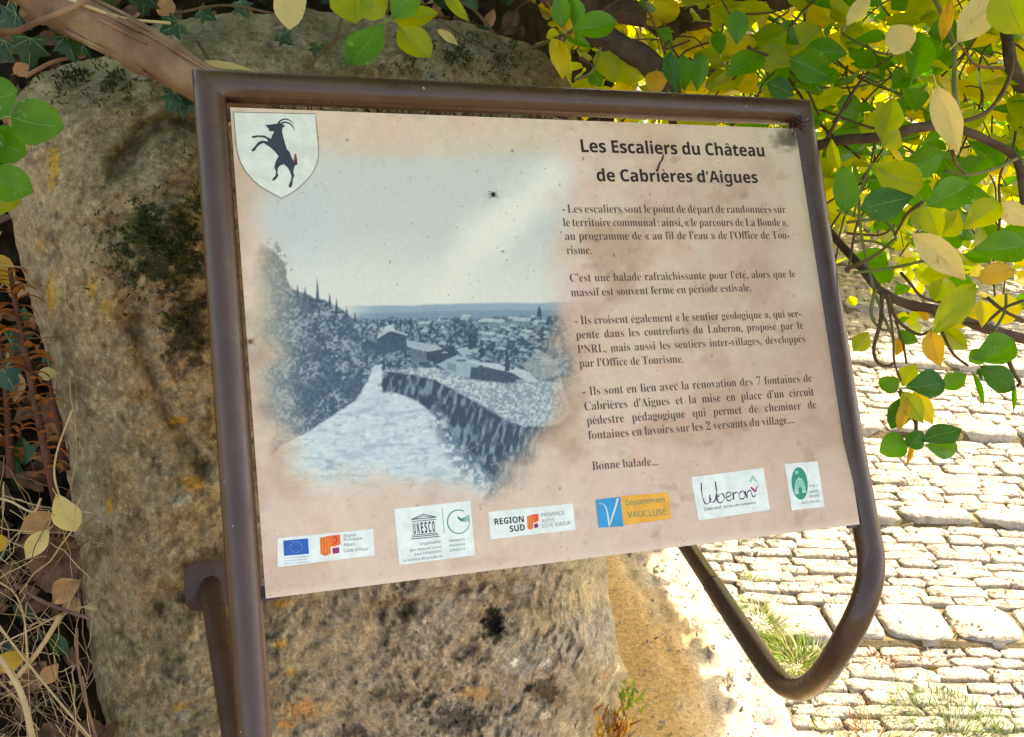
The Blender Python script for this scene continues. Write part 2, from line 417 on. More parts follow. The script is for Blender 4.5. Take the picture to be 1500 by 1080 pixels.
# treads bed
ts = np.concatenate([np.array([T0 + k * STEP + e for e in (-.001, .001)]) for k in range(-2, 16)])
ts = np.unique(np.concatenate([ts, np.arange(.9, 8.6, .03)]))
ss = np.arange(.0, 3.61, .05)
tg_, sg_ = np.meshgrid(ts, ss, indexing='ij')
zz = tread_z(tg_ + 1e-6) - .012 + .004 * fbm(tg_ * 20, sg_ * 20, seed=3)
v = sg_[..., None] * dS + tg_[..., None] * dT; v[..., 2] = zz
a, b = tg_.shape
i, j = np.meshgrid(np.arange(a - 1), np.arange(b - 1), indexing='ij')
fq = np.stack([i * b + j, i * b + j + 1, (i + 1) * b + j + 1, (i + 1) * b + j], -1).reshape(-1, 4)
bed = mesh_obj('joint_bed', np_mesh('joint_bed', v.reshape(-1, 3), fq), M['joint'], stairs)

def stone_mesh(name, seed, nx=6, ny=3, angular=.5):
    """rough stone in a unit footprint (-.5...5), top near z=0, sides going down to -1; ~50 tris"""
    r = np.random.default_rng(seed)
    k = 12
    an = np.linspace(0, 2 * PI, k, endpoint=False) + r.uniform(-.1, .1, k)
    def sup(p, e): return np.sign(p) * np.abs(p) ** e
    ex = r.uniform(.22, .42)
    ox, oy = .5 * sup(np.cos(an), ex), .5 * sup(np.sin(an), ex)
    ox *= 1 + r.uniform(-.08, .04, k); oy *= 1 + r.uniform(-.14, .05, k)
    V, Fc = [], []
    for sc, z in ((1.0, -1), (1.02, -.14), (.955, -.01), (.6, .0)):
        V += [(ox[q] * sc * (r.uniform(.9, 1.08) if sc < 1 else r.uniform(.97, 1.03)), oy[q] * sc * (r.uniform(.88, 1.08) if sc < 1 else r.uniform(.96, 1.04)), z + (r.uniform(-.10, .07) if sc < 1 else 0)) for q in range(k)]
    V.append((0, 0, r.uniform(-.06, .06)))
    for L in range(3):
        for q in range(k): Fc.append([L * k + q, L * k + (q + 1) % k, (L + 1) * k + (q + 1) % k, (L + 1) * k + q])
    for q in range(k): Fc.append([3 * k + q, 3 * k + (q + 1) % k, 4 * k])
    me = bpy.data.meshes.new(name); me.from_pydata(V, [], Fc)
    me.polygons.foreach_set('use_smooth', [True] * len(Fc)); me.update()
    return me, np.array(V), Fc
stone_vars = [stone_mesh('paving_stone', 100 + q) for q in range(22)]
for me, _, _ in stone_vars: me.materials.append(M['stone'])
slab_vars = [stone_mesh('step_slab', 300 + q) for q in range(6)]
for me, _, _ in slab_vars: me.materials.append(M['slab'])
PANEL_PX = [(285, 100), (1195, 150), (1290, 780), (385, 890)]
ROCK_PX = [(0, 0), (830, 0), (880, 400), (912, 1090), (150, 1090)]
def inside(px, py, poly):
    c = False
    for q in range(len(poly)):
        x0, y0 = poly[q]; x1, y1 = poly[(q + 1) % len(poly)]
        if (y0 > py) != (y1 > py) and px < (x1 - x0) * (py - y0) / (y1 - y0) + x0: c = not c
    return c
stones = []                                # (s,t,z,ls,lt,h,rot,kind)
for k in range(-2, 15):
    tf = T0 + k * STEP
    sd = .11 if k == 0 else random.uniform(.05, .07)
    # nosing slabs
    s = -.1 - random.random() * .1
    while s < 3.5:
        L = random.uniform(.12, .24)
        stones.append((s + L / 2, tf + sd / 2, tread_z(tf + .02) + .002, L - .006, sd + .006, .07, random.uniform(-.015, .015), 'slab'))
        s += L
    t = tf + sd
    while t < tf + STEP - .010:
        p = min(random.uniform(.030, .045), tf + STEP - t)
        s = -.1 - random.random() * .15
        while s < 3.5:
            L = random.uniform(.065, .15) if random.random() < .85 else random.uniform(.035, .07)
            stones.append((s + L / 2, t + p / 2 + random.uniform(-.003, .003), tread_z(t) + random.uniform(-.004, .003), L - random.uniform(.001, .006), p - random.uniform(.000, .004), .04, random.uniform(-.05, .05), 'cob'))
            s += L
        t += p
def edge_s(t): return .79 - .05 * (t - 1.8) + .03 * math.sin(t * 9)
vis, rest = [], []
for q in stones:
    s, t, z, L, p, h, r, kd = q
    if (s + L / 2 if kd == 'slab' else s) < edge_s(t) + .02: continue
    c = ST(s, t, z); px, py, d = PR(c)
    seen = -60 < px < 1560 and 240 < py < 1110 and not inside(px, py, PANEL_PX) and not inside(px, py, ROCK_PX)
    size = L * p / d ** 3
    (vis if seen else rest).append((size, q))
slabs_v = [x for x in vis if x[1][7] == 'slab']; cobs_v = sorted([x for x in vis if x[1][7] == 'cob'], key=lambda x: -x[0])
keep = slabs_v + cobs_v[:290]
rest += cobs_v[290:]
def stone_mat(q):
    s, t, z, L, p, h, r, kd = q
    c = ST(s, t, z)
    tl = math.atan(math.tan(SL) * .25)
    return Matrix.Translation(c) @ Matrix.Rotation(PH + r, 4, 'Z') @ Matrix.Rotation(tl + random.uniform(-.04, .04), 4, 'X') @ Matrix.Rotation(random.uniform(-.03, .03), 4, 'Y') @ Matrix.Diagonal((L, p, h, 1))
for sz, q in keep:
    src = slab_vars if q[7] == 'slab' else stone_vars
    me = random.choice(src)[0]
    o = bpy.data.objects.new('step_slab' if q[7] == 'slab' else 'paving_stone', me); COL.objects.link(o)
    o.parent = stairs; o.matrix_basis = stone_mat(q)
def joined(items, name, mat_key, variants, parent):
    VV, FF, n = [], [], 0
    for sz, q in items:
        _, V, Fc = random.choice(variants)
        Mx = np.array(stone_mat(q)); vv = V @ Mx[:3, :3].T + Mx[:3, 3]
        VV.append(vv); FF += [[a + n for a in f] for f in Fc]; n += len(V)
    me = bpy.data.meshes.new(name); me.from_pydata(np.concatenate(VV).tolist(), [], FF)
    me.polygons.foreach_set('use_smooth', [True] * len(FF)); me.update()
    return tag(mesh_obj(name, me, M[mat_key], parent), kind='stuff')
joined([x for x in rest if x[1][7] == 'cob'], 'distant_paving_stones', 'stone', stone_vars, stairs)
joined([x for x in rest if x[1][7] == 'slab'], 'hidden_step_slabs', 'slab', slab_vars, stairs)

# ochre mortar bank between boulder and stairs
s_ = np.linspace(-.6, .86, 150); t_ = np.linspace(.7, 5.5, 300)
tg_, sg_ = np.meshgrid(t_, s_, indexing='ij')
edge = .79 - .05 * (tg_ - 1.8) + .03 * np.sin(tg_ * 9)
u = np.clip((edge - sg_) / .25, -1, 6)
wx = sg_ * dS[0] + tg_ * dT[0]; wy = sg_ * dS[1] + tg_ * dT[1]
zz = ground_z(wx, wy) + .012 + .035 * sst(0, .9, u) + .10 * sst(1.2, 5, u) - .05 * sst(0, -.4, u)
zz += .010 * fbm(wx * 6, wy * 6, seed=9) + (.022 * fbm(wx * 22, wy * 22, seed=19) + .012 * fbm(wx * 70, wy * 70, seed=20)) * sst(1.0, .3, u)
bc = np.array([.44, .285, .125]) * (1 + .22 * fbm(wx * 4, wy * 4, seed=22)[..., None]) * (1 + .12 * fbm(wx * 30, wy * 12, seed=23)[..., None])
bc = mix(bc, np.array([.40, .33, .25]), sst(.75, .3, u + .4 * fbm(wx * 9, wy * 9, seed=24)))
bc = mix(bc, np.array([.30, .24, .16]), sst(.25, .5, fbm(wx * 26, wy * 26, seed=25)) * sst(1.1, .4, u) * .7)
v = np.stack([wx, wy, zz], -1); a, b = wx.shape
i, j = np.meshgrid(np.arange(a - 1), np.arange(b - 1), indexing='ij')
fq = np.stack([i * b + j, i * b + j + 1, (i + 1) * b + j + 1, (i + 1) * b + j], -1).reshape(-1, 4)
bank = mesh_obj('mortar_bank', np_mesh('mortar_bank', v.reshape(-1, 3), fq, True, bc.reshape(-1, 3)), mat_attr('ochre_mortar', .92, .5, .004, 80)); tag(bank, kind='structure')
# rough pale kerb stones along the bank
def rough_block(name, sx, sy, sz, seed, mat, parent, mw, res=14):
    me = bpy.data.meshes.new(name); bm = bmesh.new()
    bmesh.ops.create_cube(bm, size=1); bmesh.ops.subdivide_edges(bm, edges=bm.edges, cuts=res, use_grid_fill=True)
    co_ = np.array([x.co[:] for x in bm.verts])
    nn = co_ / (np.linalg.norm(co_, axis=1)[:, None] + 1e-9)
    r = (np.abs(co_ * 2) ** 5).sum(1) ** (1 / 5.)
    q = co_ / r[:, None]
    q = q * np.array([sx, sy, sz])
    dsp = .014 * fbm(q[:, 0] * 14, q[:, 1] * 14, q[:, 2] * 14, seed=seed) + .006 * fbm(q[:, 0] * 50, q[:, 1] * 50, q[:, 2] * 50, seed=seed + 3)
    q = q + nn * dsp[:, None]
    for x, p in zip(bm.verts, q): x.co = p
    bm.to_mesh(me); bm.free(); me.polygons.foreach_set('use_smooth', [True] * len(me.polygons))
    me.materials.append(mat)
    o = bpy.data.objects.new(name, me); COL.objects.link(o); o.parent = parent; o.matrix_basis = mw
    return o
kerb = empty('rubble_kerb', ST(.5, 2, 0), kind='structure')
kerb.location = (0, 0, 0)
t = 1.15; kk = 0
while t < 4.2:
    L = random.uniform(.10, .22)
    for lane in (0,):
        s = edge_s(t + L / 2) - .02 + random.uniform(-.02, .012)
        wdt = random.uniform(.06, .12)
        c = ST(s, t + L / 2 + lane * .05, 0); c[2] = ground_z(c[0], c[1]) - .022 + random.uniform(-.010, .006)
        rough_block('kerb_stone', wdt, L - .012, .09, 500 + kk, M['stone'], kerb,
                    Matrix.Translation(c) @ Matrix.Rotation(PH + random.uniform(-.12, .12), 4, 'Z') @ Matrix.Rotation(random.uniform(-.08, .08), 4, 'X'), 9)
        kk += 1
    t += L * 1.1
# ------------------------------------------------------------------ information sign
O_ = np.array([-0.24831655, -0.23009424, 0.93272227]) * .99
PW, PHT = .594, .594 / 1.4072341
Uc = np.array([0.55944526, -0.02961129, 0.21481195]); Uc /= np.linalg.norm(Uc)
Vc = np.array([0.0456508, 0.41949624, -0.0610641]); Vc /= np.linalg.norm(Vc)
Nc = np.cross(Uc, Vc)                        # away from the viewer
OW = W(O_); UW = R @ Uc; VW = R @ Vc; NW = R @ Nc
def px2uv(px, py):
    r = np.stack([(np.asarray(px, float) - 750) / F, (np.asarray(py, float) - 540) / F, np.ones_like(np.asarray(px, float))], -1)
    t = (O_ @ Nc) / (r @ Nc)
    q = r * t[..., None] - O_
    return q @ Uc, q @ Vc
def uvw(u, v, h=0.):                         # panel metres -> world, h towards the viewer
    return OW + np.multiply.outer(u, UW) + np.multiply.outer(v, VW) - np.multiply.outer(h, NW)

sign = empty('information_sign', tuple(W(O_ + Vc * .8)), 'brown tubular information board with village stairs picture and French text', 'sign')

def sweep(path, r, k=28, jitter=None):
    path = np.asarray(path, float); n = len(path)
    tin = np.diff(path, axis=0); tin /= np.linalg.norm(tin, axis=1)[:, None]
    Nn = np.cross(tin[0], [0, 0, 1.]); Nn /= np.linalg.norm(Nn)
    rings = []
    rr = np.full(n, r) if np.ndim(r) == 0 else np.asarray(r)
    for i in range(n):
        t0 = tin[max(i - 1, 0)]; t1 = tin[min(i, n - 2)]
        if i == 0: t0 = t1
        Nn = Nn - (Nn @ t0) * t0; Nn /= np.linalg.norm(Nn); B = np.cross(t0, Nn)
        m_ = t0 + t1
        an = np.arange(k) * 2 * PI / k
        o = rr[i] * (np.cos(an)[:, None] * Nn + np.sin(an)[:, None] * B)
        o = o - t0 * ((o @ m_) / (t0 @ m_))[:, None]
        rings.append(path[i] + o)
        # carry frame over
        ax = np.cross(t0, t1); s = np.linalg.norm(ax)
        if s > 1e-6:
            ax /= s; th = math.atan2(s, t0 @ t1)
            Nn = Nn * math.cos(th) + np.cross(ax, Nn) * math.sin(th) + ax * (ax @ Nn) * (1 - math.cos(th))
    V = np.concatenate(rings)
    i, j = np.meshgrid(np.arange(n - 1), np.arange(k), indexing='ij')
    q = np.stack([i * k + j, i * k + (j + 1) % k, (i + 1) * k + (j + 1) % k, (i + 1) * k + j], -1).reshape(-1, 4)
    return V, q
TR = .0139
BL = O_ - Uc * .0158 + Nc * .006
BR_ = O_ + Uc * (PW + .0082) + Nc * .006
def bend(B, L, rho, a, upto):
    a = a / np.linalg.norm(a); E = B + Vc * L
    th = math.acos(Vc @ a); T = rho * math.tan(th / 2); s = E - Vc * T
    side = a - (a @ Vc) * Vc; side /= np.linalg.norm(side); c = s + side * rho
    pts = [c - side * rho * math.cos(q) + Vc * rho * math.sin(q) for q in np.linspace(0, th, 26)]
    return pts, pts[-1], a
TOPV = -.0215
arcR, eR, aR = bend(BR_, .8105, .2409, np.array([-.2323, -.4570, 1]), 0)
plateL = np.array([(309 - 750) / F, (864 - 540) / F, 1]) * 1.262
EL = BL + Vc * .67
arcL, eL, aL = bend(BL, .67, .07, plateL - EL, 0)
tl = BL + Vc * TOPV; tr = BR_ + Vc * TOPV
loopR = [np.array([(x - 750) / F * z_, (y - 540) / F * z_, z_]) for x, y, z_ in
         [(1268, 770, 1.090), (1276, 820, 1.085), (1272, 862, 1.078), (1256, 905, 1.078), (1234, 945, 1.092), (1211, 980, 1.125), (1189, 1002, 1.175), (1168, 1009, 1.225),
          (1146, 1001, 1.27), (1124, 976, 1.31), (1096, 935, 1.365), (1062, 884, 1.44), (1045, 858, 1.48)]]
loopR = list(spline(loopR, 6))
JR = loopR[-1]; aR = np.array([(985 - 750) / F * 1.64, (768 - 540) / F * 1.64, 1.64]) - JR; aR /= np.linalg.norm(aR)
JR_old = eR                           # sleeve joint on the right arm
frame_path = [eL + aL * .03] + arcL[::-1] + [tl + Vc * q for q in np.linspace(.3, .012, 6)] + \
             [tl] + \
             [tl + (tr - tl) * q for q in np.linspace(.05, .97, 12)] + [tr] + \
             [tr + Vc * q for q in np.linspace(.03, .36, 6)] + loopR
v, q = sweep(W(np.array(frame_path)), TR)
mesh_obj('tube_frame', np_mesh('tube_frame', v, q), M['metal'], sign)
# arms running back to the boulder, with the sleeve bead
def arm(name, a0, a1, r):
    pts = [a0 + (a1 - a0) * q for q in (0, .004, .02, .5, 1)]
    v, q = sweep(W(np.array(pts)), [r * 1.05, r * 1.12, r, r, r]); return mesh_obj(name, np_mesh(name, v, q), M['metal'], sign)
arm('support_arm', JR, JR + aR * .42, TR * .92)
arm('support_arm', eL + aL * .03, plateL + aL * .01, TR * .95)
def box(name, c, ax, dims, mat, parent, bev=.002):
    me = bpy.data.meshes.new(name); bm = bmesh.new(); bmesh.ops.create_cube(bm, size=1)
    for x in bm.verts: x.co = Vector((x.co.x * dims[0], x.co.y * dims[1], x.co.z * dims[2]))
    bmesh.ops.bevel(bm, geom=bm.edges, offset=bev, segments=2, affect='EDGES')
    A = np.array(ax).T
    for x in bm.verts: x.co = Vector(c + A @ np.array(x.co))
    bm.normal_update(); bm.to_mesh(me); bm.free()
    return mesh_obj(name, me, mat, parent)
# wall plate with rounded corners
def plate(c, ax, w, h, th, rr, parent):
    bm = bmesh.new(); pts = []
    for cx, cy, a0 in ((w / 2 - rr, h / 2 - rr, 0), (-w / 2 + rr, h / 2 - rr, 90), (-w / 2 + rr, -h / 2 + rr, 180), (w / 2 - rr, -h / 2 + rr, 270)):
        for q in range(6):
            an = math.radians(a0 + q * 18); pts.append((cx + rr * math.cos(an), cy + rr * math.sin(an)))
    A = np.array(ax).T
    f0 = bm.faces.new([bm.verts.new(c + A @ np.array([x, y, 0])) for x, y in pts])
    r = bmesh.ops.extrude_face_region(bm, geom=[f0])
    for x in r['geom']:
        if isinstance(x, bmesh.types.BMVert): x.co += Vector(A @ np.array([0, 0, th]))
    bmesh.ops.recalc_face_normals(bm, faces=bm.faces)
    me = bpy.data.meshes.new('mounting_plate'); bm.to_mesh(me); bm.free()
    return mesh_obj('mounting_plate', me, M['metal'], parent)
aLW, aRW = R @ aL, R @ aR
fn = NW - .1 * UW; fn = fn / np.linalg.norm(fn)
ux = UW - (UW @ fn) * fn; ux /= np.linalg.norm(ux); vx = np.cross(fn, ux)
plate(W(plateL * 1.002 + np.array([-.0005, -.006, 0])), (ux, vx, fn), .058, .058, .007, .012, sign)
plate(W(JR + aR * .42), (ux, vx, fn), .07, .07, .006, .012, sign)
for bu, bv in ((.006, .004), (PW - .004, .004), (.006, PHT - .004), (PW - .004, PHT - .003)):
    s_u = -1 if bu < .3 else 1
    box('bracket', uvw(bu + s_u * .004, bv, -.007), (UW, VW, NW), (.022, .012, .004), M['metal'], sign, .0008)
# chips in the paint
for (x, y, r) in ((314, 176, 2.4), (329, 706, 1.1), (327, 346, 1.2), (353, 1072, 1.0), (1132, 146, 1.4)):
    c_ = None; o_v = np.array([(x - 750) / F, (y - 540) / F, 1.]); A_, dL = (tl, Vc) if x < 400 else (tl, Uc)
    # nearest point of the ray to the tube axis, pushed out to its surface
    w0_ = -A_; aa, bb_, cc_ = o_v @ o_v, o_v @ dL, 1.; dd_, ee_ = o_v @ w0_, dL @ w0_
    tt = (aa * ee_ - bb_ * dd_) / (aa * cc_ - bb_ * bb_); ax0 = A_ + dL * tt; sr = (bb_ * ee_ - cc_ * dd_) / (aa * cc_ - bb_ * bb_)
    off_ = o_v * sr - ax0; dist_ = np.linalg.norm(off_); out_ = -o_v / np.linalg.norm(o_v); hgt = math.sqrt(max(TR ** 2 - dist_ ** 2, 1e-9))
    nrm_ = (off_ + out_ * hgt); nrm_ /= np.linalg.norm(nrm_); cpt = ax0 + nrm_ * (TR + .0002)
    t1_ = np.cross(nrm_, [0, 1, .3]); t1_ /= np.linalg.norm(t1_); t2_ = np.cross(nrm_, t1_)
    k_ = 9; pts_ = [cpt + (t1_ * math.cos(q * 2 * PI / k_) + t2_ * math.sin(q * 2 * PI / k_)) * r / F * .9 * random.uniform(.6, 1.2) for q in range(k_)]
    cb = MB(); cb.add(W(np.array(pts_)), [list(range(k_))]); cb.build('paint_chip', M['chip'], sign, False)

# ---- printed panel: a dense sheet whose print is stored per vertex
nu, nv = 800, 569
uu = np.linspace(0, PW, nu); vv_ = np.linspace(0, PHT, nv)
Ug, Vg = np.meshgrid(uu, vv_, indexing='xy')
wp = uvw(Ug.ravel(), Vg.ravel(), np.zeros(Ug.size))
PXg, PYg, _ = PR(wp); X = PXg.reshape(Ug.shape); Y = PYg.reshape(Ug.shape)
un, vn = Ug / PW, Vg / PHT
def nz(s, seed, o=5, sx=1., sy=1.): return fbm(X / s * sx, Y / s * sy, seed=seed, oct=o)
C = np.zeros(X.shape + (3,)); C[:] = (214, 192, 170)
C = mix(C, np.array([222, 205, 176.]), sst(-.1, .5, nz(160, 1)) * .8)
C = mix(C, np.array([216, 184, 168.]), sst(-.05, .5, nz(120, 2)) * .9)
C = mix(C, np.array([184, 152, 122.]), sst(.0, .5, nz(70, 3)) * .75)
C = mix(C, np.array([222, 176, 150.]), sst(.1, .5, nz(45, 303)) * .5)
C = mix(C, np.array([192, 162, 140.]), sst(820, 1180, X) * .5)
C = mix(C, np.array([228, 208, 176.]), sst(320, 170, Y) * .45)
C = mix(C, np.array([226, 208, 178.]), (sst(560, 380, X) * sst(200, 420, Y) * sst(560, 380, Y)) * .5)
C = mix(C, np.array([216, 190, 176.]), sst(620, 760, Y) * .5)
C += (nz(14, 5, 3) * 7)[..., None] + (nz(5, 6, 2) * 4)[..., None]
# --- printed village view
art = np.zeros_like(C)
skyc = mix(np.array([203, 207, 201.]) + 0 * C, np.array([196, 208, 210.]), sst(520, 430, X) * sst(250, 340, Y) * .9)
skyc = mix(skyc, np.array([198, 203, 203.]), sst(.0, .5, nz(110, 8)) * .6)
glare = sst(60, 0, seg_dist(X, Y, [(850, 235), (760, 300), (690, 370), (640, 440)]) + 22 * nz(40, 9))  # pale diagonal glare on the board, painted into the printed sky like a cloud
skyc = mix(skyc, np.array([238, 236, 224.]), glare * .9)
skyc = mix(skyc, np.array([226, 226, 214.]), sst(330, 420, Y + 25 * nz(70, 10)) * .7)
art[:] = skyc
# far hills, plain
hl = 447 + 3 * nz(60, 11) + sst(600, 780, X) * -3
art = mix(art, np.array([142, 166, 178.]), sst(-2, 2, Y - hl) * sst(490, 560, X))
art = mix(art, np.array([120, 145, 160.]), sst(8, 13, Y - hl) * sst(500, 560, X))
town_t = sst(16, 24, Y - hl + 5 * nz(16, 12, 3))
tex = nz(3.6, 13, 4)
tree = mix(np.array([60, 84, 100.]) + 0 * C, np.array([122, 146, 156.]), sst(-.25, .45, tex))
tree = mix(tree, np.array([172, 190, 194.]), sst(.25, .55, nz(4.5, 14, 3)) * .6)
art = mix(art, tree, town_t)
def pm(pts, soft=1.3): return poly_mask(X, Y, pts, soft)
def paint(pts, col, a=1., soft=1.3, n=6):
    pa = np.array(pts, float)
    bb = (X > pa[:, 0].min() - 4) & (X < pa[:, 0].max() + 4) & (Y > pa[:, 1].min() - 4) & (Y < pa[:, 1].max() + 4)
    c = np.array(col, float) + (n * fbm(X[bb] / 4, Y[bb] / 4, seed=int(pts[0][0]) % 97, oct=3) * 2)[..., None]
    art[bb] = mix(art[bb], c, _poly_mask(X[bb], Y[bb], pts, soft) * a)
# roofs and walls  (light roof, dark gable)
paint([(548, 492), (570, 480), (598, 490), (590, 504), (560, 500)], (160, 180, 184))
paint([(552, 497), (572, 485), (596, 492), (594, 512), (556, 520), (551, 510)], (66, 88, 104))
paint([(556, 480), (574, 476), (580, 484), (560, 488)], (176, 192, 194))
paint([(516, 502), (522, 501), (545, 514), (543, 521), (516, 509)], (150, 170, 176))
paint([(515, 509), (543, 522), (541, 538), (512, 528)], (70, 92, 110))
paint([(595, 498), (640, 506), (662, 520), (655, 528), (625, 515), (597, 508)], (158, 176, 182))
paint([(625, 516), (667, 508), (667, 520), (645, 532), (625, 528)], (58, 80, 96))
paint([(600, 510), (625, 516), (625, 530), (602, 532)], (96, 116, 130))
paint([(668, 512), (690, 507), (706, 520), (680, 526)], (150, 172, 178))
paint([(640, 534), (670, 520), (705, 532), (688, 554), (660, 548)], (146, 168, 176))
paint([(690, 538), (730, 540), (768, 552), (742, 562), (688, 556)], (64, 86, 100))
paint([(676, 528), (730, 533), (768, 550), (730, 542)], (178, 194, 198))
paint([(748, 545), (755, 538), (775, 545), (790, 560), (776, 562)], (176, 190, 192))
paint([(764, 535), (790, 512), (815, 530), (822, 548), (790, 556)], (158, 166, 164), .7)
paint([(655, 530), (668, 534), (668, 545), (655, 541)], (120, 142, 152))
for (x0, y0, w_, h_) in ((612, 472, 18, 5), (640, 468, 16, 5), (700, 468, 34, 7), (734, 466, 44, 8), (780, 470, 22, 6), (616, 484, 12, 4), (700, 486, 26, 8), (716, 478, 20, 5), (762, 484, 18, 6), (650, 478, 10, 4), (676, 462, 14, 4)):
    paint([(x0, y0 + 1), (x0 + w_ * .3, y0 - 2), (x0 + w_, y0), (x0 + w_ - 2, y0 + h_ * .6), (x0, y0 + h_ * .6)], (170, 186, 188), .9, 1.0)
    paint([(x0, y0 + h_ * .6), (x0 + w_ - 2, y0 + h_ * .6), (x0 + w_ - 3, y0 + h_ * 1.5), (x0, y0 + h_ * 1.5)], (116, 138, 148), .8, 1.0)
for (x0, y0, h_) in ((689, 512, 26), (695, 510, 26), (743, 544, 34), (790, 464, 16), (794, 500, 22), (706, 522, 18), (558, 560, 12)):
    paint([(x0 - 3.5, y0), (x0 - 2.5, y0 - h_ * .6), (x0, y0 - h_), (x0 + 2.5, y0 - h_ * .6), (x0 + 3.5, y0)], (52, 72, 88), .9)
for k_ in range(90):
    x0 = rng.uniform(640, 815); y0 = rng.uniform(462, 530); w_ = rng.uniform(6, 17); h_ = rng.uniform(2.5, 5)
    if rng.random() < .5: paint([(x0, y0), (x0 + w_ * .4, y0 - h_ * .7), (x0 + w_, y0), (x0 + w_, y0 + h_ * .5), (x0, y0 + h_ * .5)], (168, 186, 190), .7, 1.)
    else: paint([(x0, y0), (x0 + w_, y0 + 1), (x0 + w_, y0 + h_), (x0, y0 + h_)], (58, 80, 96), .6, 1.2)
# hillside on the left
hill = [(372, 372), (384, 358), (398, 366), (406, 372), (414, 384), (420, 404), (426, 420), (436, 428), (448, 430), (462, 437), (476, 440), (490, 448), (505, 456), (516, 468), (532, 472), (552, 470), (560, 480), (550, 496), (548, 536), (540, 556), (520, 590), (482, 612), (452, 634), (424, 646), (396, 652), (360, 640), (350, 520)]
ed = nz(9, 21, 4) * 7
hm = np.clip((poly_mask(X + ed, Y + ed * .8, hill, 3)), 0, 1)
hc = mix(np.array([70, 92, 108.]) + 0 * C, np.array([150, 166, 172.]), sst(-.35, .6, nz(3.2, 22, 4) + .5 * nz(14, 222, 3)))
hc = mix(hc, np.array([66, 88, 106.]), sst(.05, .45, nz(30, 23, 3)) * .7)
hc = mix(hc, np.array([158, 160, 150.]), sst(480, 370, X) * .75 * (1 - .35 * sst(-.1, .4, nz(5, 24, 3))))
art = mix(art, hc, hm)
for (x0, y0, h_, w_) in ((436, 434, 18, 2.6), (447, 436, 16, 2.6), (465, 440, 34, 3), (483, 446, 18, 2.4), (493, 452, 16, 2.2), (508, 462, 14, 2), (520, 466, 10, 2)):
    paint([(x0 - w_, y0 + 3), (x0 - w_ * .5, y0 - h_ * .5), (x0 - .6, y0 - h_), (x0 + w_ * .5, y0 - h_ * .5), (x0 + w_, y0 + 3)], (72, 92, 104), .9, 1.2)
for k_ in range(60):
    cx, cy = 398 + rng.normal() * 12, 385 + rng.normal() * 14
    r_ = rng.uniform(2, 5)
    art = mix(art, np.array([118, 124, 120.]), sst(r_, r_ * .3, np.hypot(X - cx, Y - cy)) * .5)
# sunlit stairway in the print
pth = [(548, 536), (558, 534), (560, 552), (556, 566), (575, 574), (602, 584), (634, 592), (652, 640), (700, 690), (722, 708), (700, 740), (380, 740), (384, 690), (410, 654), (452, 632), (486, 610), (520, 588), (536, 562)]
pc = mix(np.array([196, 211, 216.]) + 0 * C, np.array([168, 190, 202.]), sst(-.1, .5, fbm(X / 40, Y / 9 + X / 60, seed=31, oct=5)))
pc = mix(pc, np.array([222, 226, 216.]), sst(0, .5, nz(60, 32)) * .7)
pc = mix(pc, np.array([130, 150, 160.]), sst(.28, .6, fbm(X / 26, Y / 7, seed=33, oct=4)) * .55)
art = mix(art, pc, poly_mask(X + ed * .4, Y, pth, 3))
pc_n = fbm(X / 7, Y / 4, seed=39, oct=4)
art = mix(art, np.array([150, 172, 182.]), sst(.15, .5, pc_n) * .5 * pm(pth, 3))
art = mix(art, np.array([226, 232, 226.]), sst(.15, .5, -pc_n) * .5 * pm(pth, 3))
for k_ in range(16):                         # step lines
    y0 = 560 + k_ ** 1.55 * 2.3; xl = 545 - (y0 - 545) * 1.35; xr = 562 + (y0 - 545) * .95
    ln = seg_dist(X, Y + 2 * nz(20, 40 + k_, 2), [(max(xl, 400), y0 + 4), ((xl + xr) / 2, y0 - 2), (xr, y0 - 5)])
    art = mix(art, np.array([150, 172, 184.]), sst(1.6, .3, ln) * .22 * pm(pth, 3))
# parapet wall, rubble coping
wall = [(558, 548), (584, 542), (612, 548), (640, 556), (668, 572), (700, 592), (722, 606), (750, 622), (800, 618), (822, 640), (800, 690), (770, 720), (742, 716), (712, 690), (690, 672), (660, 640), (640, 612), (618, 592), (590, 576), (560, 574)]
wc = mix(np.array([54, 74, 90.]) + 0 * C, np.array([118, 140, 152.]), sst(-.15, .5, fbm(X / 5 + Y / 26, Y / 14, seed=35, oct=5)))
wc = mix(wc, np.array([168, 186, 192.]), sst(.2, .5, nz(5, 36, 3)) * .5 * sst(600, 700, Y))
art = mix(art, wc, poly_mask(X + ed * .5, Y + ed * .6, wall, 4))
cop = [(560, 543), (600, 538), (640, 540), (688, 556), (742, 562), (790, 556), (822, 560), (838, 600), (820, 622), (770, 626), (742, 616), (706, 594), (668, 574), (636, 556), (604, 548)]
cc = mix(np.array([124, 146, 156.]) + 0 * C, np.array([192, 204, 204.]), sst(-.4, .5, nz(3, 37, 4) + .3 * nz(16, 237, 3)))
art = mix(art, cc, poly_mask(X + ed * .4, Y + ed * .4, cop, 3))
gr = pm([(640, 590), (668, 640), (712, 692), (742, 722), (700, 716), (668, 690), (640, 640), (628, 610)], 12)
art = mix(art, mix(np.array([96, 118, 134.]) + 0 * C, np.array([196, 210, 212.]), sst(-.1, .3, nz(6, 38, 4))), gr * .7)
